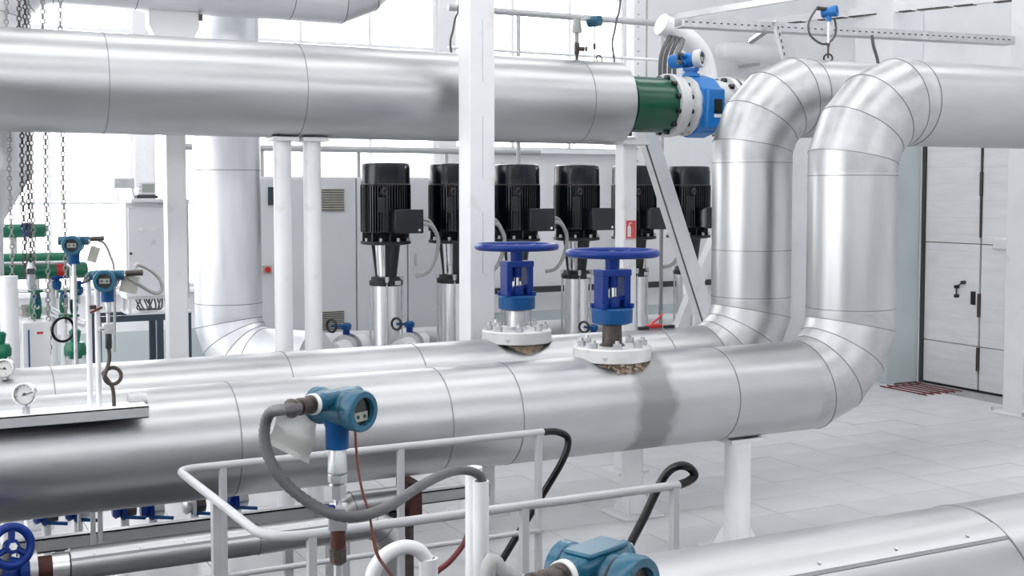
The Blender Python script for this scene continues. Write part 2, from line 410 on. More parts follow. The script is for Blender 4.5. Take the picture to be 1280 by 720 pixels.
# ------------------------------------------------------------------ clad pipes
def straight(root, p0, p1, r, cuts, mat, n=72, bead=False, name='cladding_section'):
    p0 = Vector(p0); p1 = Vector(p1); d = (p1-p0); L = d.length; d.normalize()
    st = [0]+sorted(c for c in cuts if 0 < c < L)+[L]
    for i, (a, b_) in enumerate(zip(st, st[1:])):
        MB().lathe(p0+d*a, d, [(0, r), (b_-a, r)], n, caps=(i in (0, len(st)-2))).build(name, mat, root)
        if i:
            MB().lathe(p0+d*(a-.003), d, [(0, r-.004), (0, r+.0025), (.006, r+.0025), (.006, r-.004)], n, caps=False).build('lap_edge', M_SEAM, root)
            if bead:
                MB().lathe(p0+d*(a+.004), d, [(0, r-.004), (0, r+.0025), (.03, r+.0025), (.034, r-.002)], n, caps=False).build('lap_band', M_BEAD, root)
def elbow(root, cen, R, r, e0, e1, mat, joints=4, n=72, name='elbow_gore'):
    """mitred elbow: axis starts at cen+e0*R running along e1 and ends at cen+e1*R running along -e0"""
    cen = Vector(cen); e0 = Vector(e0).normalized(); e1 = Vector(e1).normalized(); w = e0.cross(e1)
    half = (PI/2)/joints/2
    angs = [0]+[half+2*half*k for k in range(joints)]+[PI/2]
    rings = []
    for a in angs:
        rad = e0*math.cos(a)+e1*math.sin(a)
        s = 1.0 if a in (0, PI/2) else 1/math.cos(half)
        rings.append([cen+rad*(R*s)+rad*(r*s*math.cos(2*PI*k/n))+w*(r*math.sin(2*PI*k/n)) for k in range(n)])
    for i in range(len(rings)-1):
        m_ = MB(); m_.v = rings[i]+rings[i+1]; m_.bridge(0, n, n); m_.build(name, mat, root)
        if 0 < i:
            c = sum(rings[i], Vector())/n
            m2 = MB(); t = (rings[i+1][0]-rings[i][0]); tn = (e1*math.cos(angs[i])-e0*math.sin(angs[i]))
            q = []
            for dr, dt in ((-.004, -.003), (.0025, -.003), (.0025, .003), (-.004, .003)):
                q.append([p+(p-c).normalized()*dr+tn*dt for p in rings[i]])
            for rr in q: m2.v += rr
            for k in range(3): m2.bridge(k*n, (k+1)*n, n)
            m2.build('lap_edge', M_SEAM, root)
def foot_lap(root, p0, p1, r, ang, n_screw, wid=.05):
    """lengthwise lap of the jacket with screws; ang measured from straight up towards -Y"""
    p0 = Vector(p0); p1 = Vector(p1)
    def at(p, a, rr): return p+Vector((0, -math.sin(a)*rr, math.cos(a)*rr))
    m_ = MB(); da = wid/r
    for p in (p0, p1):
        for k in range(5): m_.v.append(at(p, ang-da*k/4, r+.003))
        for k in range(5): m_.v.append(at(p, ang-da*(4-k)/4, r-.003))
    m_.bridge(0, 10, 10); m_.f.append(tuple(range(10))); m_.f.append(tuple(range(10, 20)))
    m_.build('lengthwise_lap', M_CLAD, root)
    m_ = MB()
    for p in (p0, p1):
        for k in (0, 1): m_.v.append(at(p, ang+.012/r*k, r+.0022))
        for k in (1, 0): m_.v.append(at(p, ang+.012/r*k, r-.003))
    m_.bridge(0, 4, 4); m_.build('lap_edge', M_SEAM, root)
    for k in range(n_screw):
        p = p0.lerp(p1, (k+.5)/n_screw); c = at(p, ang-.4*da, r+.002)
        MB().cyl(c, at(p, ang-.4*da, r+.007), .006, n=8).build('screw', M_STEEL, root)

R_ = .305; YF, YB, YU = 6.39, 7.46, 8.65
def xcut(px, Y, py, x0): return W(px, py, Y=Y-.30).x-x0
XS = -3.5
XR = 5.94      # risers
RE = .5
ZP = 1.07; ZFT, ZBT = 3.03, 3.14

pF = thing('front_insulated_pipe', 'front large aluminium clad pipe with dull stain, rising in an elbow at the right', 'pipe', (XR, YF, 0))
M_CLADS = cladding('aluminium_cladding_stained', (0.49, 0.493, 0.50), 0.36, stain=(4.12-XR, .125))
straight(pF, (XS, YF, ZP), (XR-RE, YF, ZP), R_, [xcut(px, YF, 520, XS) for px in (302, 567, 655, 925)], M_CLADS)
elbow(pF, (XR-RE, YF, ZP+RE), RE, R_, (0, 0, -1), (1, 0, 0), M_CLADE)
straight(pF, (XR, YF, ZP+RE), (XR, YF, ZFT-RE), R_, [.02, ZFT-ZP-2*RE-.02], M_CLADV, bead=False)
elbow(pF, (XR+RE, YF, ZFT-RE), RE, R_, (-1, 0, 0), (0, 0, 1), M_CLADE)
straight(pF, (XR+RE, YF, ZFT), (X1-.003, YF, ZFT), R_, [.02, 2.6], M_CLAD)
pB = thing('rear_insulated_pipe', 'second aluminium clad pipe behind the front one, rising left of it', 'pipe', (XR-.02, YB, 0))
XRB = 5.91
straight(pB, (XS, YB, ZP), (XRB-RE, YB, ZP), R_, [xcut(px, YB, 460, XS) for px in (70, 370, 537, 850)], M_CLAD)
elbow(pB, (XRB-RE, YB, ZP+RE), RE, R_, (0, 0, -1), (1, 0, 0), M_CLADE)
straight(pB, (XRB, YB, ZP+RE), (XRB, YB, ZBT-RE), R_, [.02, .38, ZBT-ZP-2*RE-.02], M_CLADV, bead=False)
elbow(pB, (XRB+RE, YB, ZBT-RE), RE, R_, (-1, 0, 0), (0, 0, 1), M_CLADE)
straight(pB, (XRB+RE, YB, ZBT), (X1-.003, YB, ZBT), R_, [.02, 2.3], M_CLAD)

# upper pipe
RU = .345; ZU = 3.14
xue = W(795, 131, Y=YU-.32).x
pU = thing('upper_insulated_pipe', 'high horizontal aluminium clad pipe ending at the dark green spool', 'pipe', (xue, YU, ZU-RU))
straight(pU, (XS, YU, ZU), (xue, YU, ZU), RU, [xcut(px, YU, 110, XS) for px in (136, 383, 742)], M_CLAD)
MB().lathe((xue, YU, ZU), (1, 0, 0), [(-.002, RU), (.012, RU-.012), (.018, RU-.04), (.018, .2)], 72).build('end_cap', M_CLAD, pU)
# far side of the flow meter, joins the rear pipe
xm1 = W(929, 131, Y=YU-.24).x
pU2 = thing('link_pipe', 'short aluminium clad link pipe behind the riser right of the flow meter', 'pipe', (xm1+.3, YU, ZU-.25))
straight(pU2, (xm1+.05, YU, ZU), (xm1+.35, YU, ZU), .26, [], M_CLAD)
elbow(pU2, (xm1+.35, YU-.4, ZU), .4, .26, (0, 1, 0), (1, 0, 0), M_CLADE)
straight(pU2, (xm1+.75, YU-.4, ZU), (xm1+.75, YB+.27, ZU), .26, [], M_CLAD)

# foreground pipe
YG = 2.75
pG = thing('foreground_pipe', 'foreground aluminium clad pipe crossing the bottom right corner', 'pipe', (3.4, YG, 0))
xg = W(1238, 655, Y=YG-.1).x
straight(pG, (-1.5, YG, ZP), (8.0, YG, ZP), R_, [1.0, xg+1.5, xg+3.2], M_CLAD)
foot_lap(pG, (.4, YG, ZP), (xg-.005, YG, ZP), R_, math.radians(33), 9, .06)

# ------------------------------------------------------------------ supports
def post_support(name, label, x, y, ztop, r, plate=True, cat='pipe support', group=None):
    t = thing(name, label, cat, (x, y, 0), group)
    MB().cyl((x, y, .015), (x, y, ztop), r, n=28).build('post', M_WHITE, t)
    if plate:
        MB().box((x, y, .0085), (r*4.4, r*4.4, .015)).build('base_plate', M_WHITE, t, bevel=.003)
        for k in range(4):
            a = k*PI/2+PI/4; d = Vector((math.cos(a), math.sin(a), 0)); w = d.cross(Vector((0, 0, 1)))
            MB().prism([(r*.95, .015), (r*1.9, .015), (r*1.0, .17)], Vector((x, y, 0))-w*.004, d, (0, 0, 1), w*.008).build('gusset', M_WHITE, t, smooth=False)
    MB().bx(x-r*1.5, x+r*1.5, y-.11, y+.11, ztop-.03, ztop).build('saddle', M_WHITE, t, bevel=.003)
    return t
pf = W(930, 690, Z=0); pb = W(797, 645, Z=0)
post_support('pipe_support_post', 'white round post under the front pipe, standing on the tiles', pf.x, YF, ZP-R_+.003, .087)
post_support('pipe_support_post', 'white round post under the rear pipe, seen below the blue handwheel', pb.x, YB, ZP-R_+.003, .080)
for px, lab in ((354, 'left one of two slim white round posts under the high pipe'), (391, 'right one of two slim white round posts under the high pipe')):
    q = W(px, 300, Y=YU); post_support('pipe_support_post', lab, q.x, YU, ZU-RU+.004, .066, False)
# pair of thin flat legs below the front pipe on the low beam
# building column
col = thing('steel_column', 'white square steel column standing before the high pipe at mid picture', 'column', (0, 0, 0))
cq = W(596, 300, Y=8.02)
col.location = (cq.x, 8.02, 0); ORG[col.name] = Vector(col.location)
MB().bx(cq.x-.10, cq.x+.10, 7.92, 8.12, .02, ZC-.25).build('shaft', M_WHITE, col, bevel=.006)
MB().bx(cq.x-.18, cq.x+.18, 7.84, 8.20, .001, .02).build('base_plate', M_WHITE, col)
sm = MB()
for z in (1.8, 2.5, 3.2, 3.9): sm.bx(cq.x+.0, cq.x+.004, 7.9185, 7.9215, z, z+.45)
sm.build('weld_seam', M_STEEL, col, smooth=False)
c2 = thing('steel_column', 'white steel column at the right edge of the picture beside the gate', 'column', (10.76, 8.95, 0))
MB().bx(10.63, 10.89, 8.82, 9.08, .02, ZC-.25).build('shaft', M_WHITE, c2, bevel=.006)
MB().bx(10.52, 11.0, 8.71, 9.19, .001, .02).build('base_plate', M_WHITE, c2, bevel=.003)
for dx, dy in ((-.2, -.2), (-.2, .2), (.2, -.2), (.2, .2)): MB().cyl((10.76+dx, 8.95+dy, .02), (10.76+dx, 8.95+dy, .06), .016, n=6).build('anchor_bolt', M_STEEL, c2)
c3 = thing('steel_column', 'white riveted column by the windows above the end of the high pipe', 'column', (9.1, 13.6, 0))
q = W(795, 40, Y=13.5)
c3.location = (q.x, 13.5, 0); ORG[c3.name] = Vector(c3.location)
MB().bx(q.x-.09, q.x+.09, 13.40, 13.60, .0, ZC-.25).build('shaft', M_WHITE, c3, bevel=.006)
MB().bx(q.x+.091, q.x+.13, 13.42, 13.60, .0, ZC-.25).build('cable_strip', M_BEIGE, c3)
rv = MB()
for i in range(14): rv.cyl((q.x-.03, 13.41, 2.8+i*.16), (q.x-.03, 13.385, 2.8+i*.16), .012, n=8)
rv.build('rivet_row', M_STEEL, c3)

# square post with flared head carrying the highest pipe
YP3 = 9.55
q0 = W(220, 300, Y=YP3)
sp = thing('flared_post', 'light grey square post with flared head under the topmost pipe at left', 'column', (q0.x, YP3, 0))
MB().bx(q0.x-.075, q0.x+.075, YP3-.06, YP3+.09, .0, 3.5).build('shaft', M_WHITE, sp, bevel=.006)
MB().bx(q0.x-.15, q0.x+.15, YP3-.13, YP3+.16, .0, .02).build('base_plate', M_WHITE, sp)
zt = W(220, 15, Y=YP3).z-.018
hm = MB(); hm.prism([(-.075, 3.45), (.075, 3.45), (.19, zt-.10), (.19, zt+.02), (-.19, zt+.02), (-.19, zt-.10)], (q0.x, YP3-.065, 0), (1, 0, 0), (0, 0, 1), (0, .16, 0))
hm.build('flared_head', M_WHITE, sp, smooth=False, bevel=.004)
MB().box((q0.x+.2, YP3-.06, zt-.02), (.03, .03, .05)).build('bolt', M_DARKST, sp)

# topmost pipe with elbows
zb3 = W(200, 15, Y=YP3).z; R3 = .31; Z3 = zb3+R3
p3 = thing('topmost_insulated_pipe', 'topmost aluminium clad pipe at upper left, cut by the picture top', 'pipe', (q0.x, YP3, Z3-R3))
xr3 = W(425, 12, Y=YP3).x; xl3 = W(-18, 60, Y=YP3).x
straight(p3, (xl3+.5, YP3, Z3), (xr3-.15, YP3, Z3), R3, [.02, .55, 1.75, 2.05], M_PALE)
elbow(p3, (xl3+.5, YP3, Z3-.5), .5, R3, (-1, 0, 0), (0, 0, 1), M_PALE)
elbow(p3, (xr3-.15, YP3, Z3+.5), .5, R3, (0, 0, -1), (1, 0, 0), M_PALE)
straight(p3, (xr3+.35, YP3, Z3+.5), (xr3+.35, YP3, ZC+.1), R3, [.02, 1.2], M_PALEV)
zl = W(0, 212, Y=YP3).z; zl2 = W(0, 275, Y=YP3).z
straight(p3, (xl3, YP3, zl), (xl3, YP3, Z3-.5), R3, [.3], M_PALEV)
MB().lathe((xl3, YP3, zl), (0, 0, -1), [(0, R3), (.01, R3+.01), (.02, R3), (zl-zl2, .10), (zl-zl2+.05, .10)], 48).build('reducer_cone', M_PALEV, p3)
MB().cyl((xl3, YP3, 0), (xl3, YP3, zl2), .09).build('drop_leg', M_WHITE, p3)

# vertical clad pipe behind
YV = 10.4; RV = .287
qv = W(284, 250, Y=YV)
pV = thing('standing_insulated_pipe', 'pale vertical clad pipe behind the high pipe, bending at its foot', 'pipe', (qv.x, YV, 0))
zv1 = W(284, 392, Y=YV).z; zv0 = 4.05
dv = Vector((.62, -.785, 0)).normalized()
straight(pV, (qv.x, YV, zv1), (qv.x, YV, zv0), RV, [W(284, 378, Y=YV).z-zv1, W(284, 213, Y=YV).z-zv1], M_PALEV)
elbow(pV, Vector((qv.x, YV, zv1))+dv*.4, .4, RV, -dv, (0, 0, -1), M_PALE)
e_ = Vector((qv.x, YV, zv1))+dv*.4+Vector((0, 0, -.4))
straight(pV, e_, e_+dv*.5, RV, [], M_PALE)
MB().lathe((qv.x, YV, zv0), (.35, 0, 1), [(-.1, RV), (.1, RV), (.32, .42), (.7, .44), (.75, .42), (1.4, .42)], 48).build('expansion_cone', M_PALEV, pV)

# ------------------------------------------------------------------ gate valves on the pipes
def gate_valve(x, y, label):
    t = thing('gate_valve', label, 'valve', (x, y, 1.3), 'gate valves with blue handwheels')
    MB().lathe((x, y, 1.10), (0, 0, 1), [(0, .20), (.12, .205), (.20, .215), (.245, .20)], 40).build('insulation_collar', M_WOOL, t)
    MB().lathe((x, y, 1.345), (0, 0, 1), [(0, .232), (.006, .245), (.082, .245), (.09, .238)], 56).build('bonnet_flange', M_FLANGE, t)
    for k in range(8):
        a = (k+.5)*PI/4; c = Vector((x+.195*math.cos(a), y+.195*math.sin(a), 1.434))
        bo = MB().cyl(c, c+Vector((0, 0, .034)), .027, n=6); bo.cyl(c+Vector((0, 0, .034)), c+Vector((0, 0, .052)), .014, n=10); bo.build('bolt', M_STEEL, t)
    MB().lathe((x, y, 1.433), (0, 0, 1), [(0, .085), (.02, .064), (.145, .060)], 28).build('stem_sleeve', M_DARKST if y < 7 else M_STEEL, t)
    MB().lathe((x, y, 1.57), (0, 0, 1), [(0, .10), (.012, .128), (.095, .130), (.103, .12)], 40).build('yoke_flange', M_BLUE2, t)
    for s in (-1, 1):
        for q in (-1, 1): MB().cyl((x+s*.10, y+q*.065, 1.672), (x+s*.10, y+q*.065, 1.70), .018, n=6).build('yoke_bolt', M_BLUE, t)
    yk = MB()
    for s in (-1, 1): yk.bx(x+s*.082-.022, x+s*.082+.022, y-.055, y+.055, 1.672, 1.88)
    yk.bx(x-.106, x+.106, y-.062, y+.062, 1.872, 1.915)
    yk.build('yoke', M_BLUE, t, bevel=.006)
    gd = MB().lathe((x, y, 1.672), (0, 0, 1), [(0, .05), (.04, .055), (.065, .05), (.07, .035)], 20); gd.bar((x-.06, y-.02, 1.72), (x+.06, y-.02, 1.735), .03)
    gd.build('gland', M_BLUE, t)
    MB().cyl((x, y, 1.70), (x, y, 2.03), .019, n=16).build('stem', M_CHROME, t)
    MB().lathe((x, y, 1.80), (0, 0, 1), [(0, .034), (.08, .036)], 16).build('stem_nut', M_BLUE, t)
    hw = MB().torus((x, y, 2.015), (0, 0, 1), .272, .0245, 56, 12).build('handwheel', M_BLUE, t)
    MB().lathe((x, y, 1.915), (0, 0, 1), [(0, .044), (.07, .046), (.085, .05), (.10, .045)], 24).build('hub', M_BLUE, hw)
    for k in range(4):
        a = k*PI/2+.55; d = Vector((math.cos(a), math.sin(a), 0)); c = Vector((x, y, 2.0))
        MB().tube([c+d*.03, c+d*.14+Vector((0, 0, .004)), c+d*.265+Vector((0, 0, .014))], [.02, .017, .016], 8).build('spoke', M_BLUE, hw)
    return t
gv = W(765, 440, Y=YF); gate_valve(gv.x, YF, 'gate valve with blue handwheel on the front pipe')
gv2 = W(646, 412, Y=YB); gate_valve(gv2.x, YB, 'gate valve with blue handwheel on the rear pipe')
# ragged wool squeezed out under the front bonnet
wm = MB()
for k in range(90):
    a = random.uniform(-2.6, -.5); rr = random.uniform(.17, .23)
    wm.sphere((gv.x+rr*math.cos(a), YF+rr*math.sin(a), random.uniform(1.285, 1.34)), random.uniform(.007, .017), 6, .7)
tag(wm.build('loose_mineral_wool', M_WOOL, loc=(gv.x, YF, 1.3)), 'ragged tan mineral wool bulging under the front valve flange', 'insulation', kind='stuff')

# red strap and clips on the rear pipe
q = W(815, 404, Y=YB+.05)
rc = thing('red_clamp', 'small red clamp with black clips lying on the rear pipe', 'clamp', (q.x, YB+.05, ZP+R_))
zc = ZP+R_+.012
MB().tube(spline([(q.x-.06, YB, zc), (q.x-.01, YB+.03, zc+.03), (q.x+.05, YB+.04, zc+.06), (q.x+.1, YB+.06, zc+.085)], 5), .008, 8).build('lever', M_RED, rc)
MB().box((q.x, YB+.02, zc+.008), (.12, .05, .03)).build('body', M_RED, rc, bevel=.006)
for dx in (-.11, .12): MB().box((q.x+dx, YB+.0, zc), (.09, .03, .022)).build('clip', M_BLACK2, rc, bevel=.004)

# ------------------------------------------------------------------ flow meter in the high pipe
def onU(px): return W(px, 131, Y=YU-.28).x
fx0, fx1, fx2, fx3, fx4 = xue, onU(858), onU(868), onU(905), xm1
sp_ = thing('green_spool', 'dark green painted spool piece between the high pipe and the flow meter', 'pipe', (fx0, YU, ZU-.24))
MB().lathe((fx0-.02, YU, ZU), (1, 0, 0), [(0, .235), (fx1-fx0+.02, .235)], 56).build('spool', M_GREEN, sp_)
MB().lathe((fx0+.085, YU, ZU), (1, 0, 0), [(0, .23), (0, .245), (.03, .245), (.03, .23)], 56, False).build('weld_band', M_GREEN, sp_)
MB().hollow((fx1-.03, YU, ZU), (1, 0, 0), .20, .272, .055, 64).build('flange', M_FLANGE, sp_)
for k in range(12):
    a = (k+.5)*PI/6; c = Vector((fx1-.03, YU+.24*math.cos(a), ZU+.24*math.sin(a)))
    MB().cyl(c-Vector((.035, 0, 0)), c, .024, n=6).build('bolt', M_BLACK2, sp_)
MB().cyl((fx0+.12, YU-.03, ZU-.234), (fx0+.12, YU-.03, ZU-.27), .025, n=12).build('drain_plug', M_DARKST, sp_)
fm = thing('flow_meter', 'bright blue flow meter with grey flanges and a round display head', 'flow meter', ((fx2+fx3)/2, YU, ZU-.3))
MB().hollow((fx1+.027, YU, ZU), (1, 0, 0), .20, .262, .05, 64).build('flange', M_FLANGE, fm)
MB().lathe((fx1+.07, YU, ZU), (1, 0, 0), [(0, .22), (.06, .225), (.10, .26), (.13, .255), (.30, .255), (.33, .25), (fx4-fx1-.10, .225)], 56).build('neck', M_FLANGE, fm)
xc = fx1+.07
MB().lathe((xc+.08, YU, ZU), (1, 0, 0), [(0, .232), (.02, .255), (.05, .272), (.24, .272), (.27, .255), (.29, .232)], 12).build('coil_housing', M_SKYBLUE, fm, angle=20)
MB().bx(xc+.13, xc+.32, YU-.305, YU-.2, ZU-.21, ZU+.14).build('terminal_cover', M_SKYBLUE, fm, bevel=.02)
MB().bx(xc+.20, xc+.28, YU-.309, YU-.30, ZU-.075, ZU+.045).build('name_plate', M_SCREEN, fm, smooth=False)
MB().bx(xc+.20, xc+.28, YU-.309, YU-.30, ZU-.11, ZU-.082).build('name_plate_strip', M_DIAL, fm, smooth=False)
MB().hollow((fx4-.055, YU, ZU), (1, 0, 0), .20, .272, .055, 64).build('flange', M_FLANGE, fm)
for k in range(12):
    a = (k+.5)*PI/6; c = Vector((fx4-.055, YU+.24*math.cos(a), ZU+.24*math.sin(a)))
    MB().cyl(c-Vector((.04, 0, 0)), c, .024, n=6).build('bolt', M_BLACK2, fm)
    c = Vector((fx1+.077, YU+.235*math.cos(a), ZU+.235*math.sin(a))); MB().cyl(c, c+Vector((.03, 0, 0)), .022, n=6).build('bolt', M_BLACK2, fm)
hx = xc+.17
MB().lathe((hx, YU, ZU+.255), (0, 0, 1), [(0, .085), (.025, .08), (.03, .06), (.05, .06), (.055, .075), (.075, .075)], 24).build('neck_post', M_SKYBLUE, fm)
ha = Vector((.50, -.86, .05)).normalized(); hc = Vector((hx-.03, YU, ZU+.40))
hd = MB().lathe(hc-ha*.17, ha, [(0, .05), (.02, .062), (.2, .064), (.25, .064)], 32).build('converter_housing', M_SKYBLUE, fm)
MB().lathe(hc+ha*.07, ha, [(0, .074), (.05, .080), (.07, .076), (.07, .058), (.05, .054)], 36).build('cover_ring', M_FLANGE, hd)
MB().cyl(hc+ha*.10, hc+ha*.127, .054, n=28).build('display_glass', M_SCREEN, hd)
MB().box(hc+ha*.129+Vector((0, 0, -.005)), (.066, .006, .038), rz=math.atan2(ha.x, -ha.y)).build('display', M_LCD, hd, smooth=False)
sd = Vector((-.86, -.50, 0))
for k, zz in enumerate((.032, -.032)):
    MB().cyl(hc+sd*.04+Vector((0, 0, zz)), hc+sd*.13+Vector((0, 0, zz)), .02, n=14).build('cable_gland', M_SKYBLUE, fm)
for k, zz in enumerate((.032, -.032)):
    a = hc+sd*.13+Vector((0, 0, zz))
    pts = spline([a, a+sd*.06, W(848, 76+3*k, Y=YU+.05), W(842+2*k, 78, Y=YU+.2), W(845+3*k, 68, Y=9.3), W(850+3*k, 56, Y=10.2), W(853+2*k, 50, Y=10.95)], 7)
    tag(MB().tube(pts, .016, 8).build('signal_cable', M_RUBBER, loc=a), ('upper' if k == 0 else 'lower')+' dark cable leaving the flow meter head', 'cable', 'cables of the flow meter')
# hanging cables behind and a white insulated branch
lag = [W(826, 30, Y=11.0), W(845, 40, Y=11.0), W(866, 56, Y=11.0), W(880, 80, Y=11.0), W(884, 130, Y=11.0)]
for k in range(4):
    q = W(826+6*k, 70, Y=10.85)
    pts = spline([W(840+4*k, 42, Y=10.98), W(832+6*k, 55, Y=10.85), W(826+6*k, 72, Y=10.82), W(825+6*k, 100, Y=10.82), W(826+6*k, 122, Y=10.85)], 6)
    tag(MB().tube(pts, .022, 8).build('hanging_cable', M_RUBBER, loc=(q.x, 10.82, 3.0)), ('leftmost', 'second', 'third', 'rightmost')[k]+' grey cable of the bundle hanging behind the green spool', 'cable', 'cable bundle behind the green spool')
wb_ = thing('white_lagged_pipe', 'white lagged pipe bending down behind the flow meter head', 'pipe', (lag[-1].x, 12.5, lag[-1].z-.2))
lz = lag[-1].z-.02
MB().tube(spline(lag+[Vector((lag[-1].x, 11.5, lz)), Vector((lag[-1].x, 13.99, lz))], 8), .12, 24).build('lagging', M_WHITE, wb_)

# ------------------------------------------------------------------ post, sign and braces
qp = W(782, 300, Y=YU)
tp = thing('end_post', 'white post with a red extinguisher sign under the end of the high pipe', 'column', (qp.x, YU, 0))
MB().bx(qp.x-.068, qp.x+.068, YU-.068, YU+.068, .02, ZU-RU+.06).build('shaft', M_WHITE, tp, bevel=.012)
MB().bx(qp.x-.15, qp.x+.15, YU-.15, YU+.15, .0, .02).build('base_plate', M_WHITE, tp)
MB().bx(qp.x-.16, qp.x+.16, YU-.12, YU+.12, ZU-RU+.0, ZU-RU+.03).build('saddle', M_WHITE, tp, bevel=.004)
z1 = W(787, 275, Y=YU-.07).z; z0 = W(787, 299, Y=YU-.07).z; hx_ = .05
xs = qp.x+.008
sg = thing('extinguisher_sign', 'red fire extinguisher sign on the white post behind the blue handwheel', 'sign', (xs, YU-.072, z0))
MB().bx(xs-.048, xs+.048, YU-.0735, YU-.069, z0, z1).build('plate', M_SIGNRED, sg, smooth=False)
s_ = MB(); zz = (z0+z1)/2
s_.prism([(-.028, -.06), (.006, -.06), (.006, .02), (.0, .032), (-.022, .032), (-.028, .02)], (xs-.008, YU-.0736, zz), (1, 0, 0), (0, 0, 1), (0, -.001, 0))
s_.prism([(-.016, .034), (-.006, .034), (-.006, .048), (.014, .055), (.012, .062), (-.016, .054)], (xs-.008, YU-.0736, zz), (1, 0, 0), (0, 0, 1), (0, -.001, 0))
s_.build('extinguisher_symbol', M_DIAL, sg, smooth=False)
s_ = MB(); s_.bx(xs-.046, xs+.046, YU-.0742, YU-.0735, z0+.002, z0+.006); s_.bx(xs-.046, xs+.046, YU-.0742, YU-.0735, z1-.006, z1-.002)
s_.build('border', M_DIAL, sg, smooth=False)
yb_ = 9.35
a = W(812, 178, Y=yb_); b_ = W(884, 405, Y=yb_); dirb = (b_-a).normalized()
br = thing('diagonal_brace', 'grey diagonal steel brace leaning from the white post towards the riser', 'brace', b_+dirb*1.2)
MB().bar(a-dirb*.15, a+dirb*((a.z-.02)/-dirb.z), .14, .14, up=(0, 1, 0)).build('square_tube', M_WHITE, br, bevel=.006)
MB().bar(a+dirb*.02+Vector((-.075, -.05, 0)), a+dirb*1.95+Vector((-.075, -.05, 0)), .012, .02, up=(0, 1, 0)).build('cable', M_RUBBER, br)
a = W(893, 300, Y=9.6); b_ = W(849, 408, Y=9.6); dirb = (b_-a).normalized()
br = thing('diagonal_brace', 'lighter brace crossing behind the main diagonal brace beside the riser', 'brace', b_)
MB().bar(a, a+dirb*((a.z-.02)/-dirb.z), .10, .10, up=(0, 1, 0)).build('square_tube', M_WHITE, br, bevel=.005)

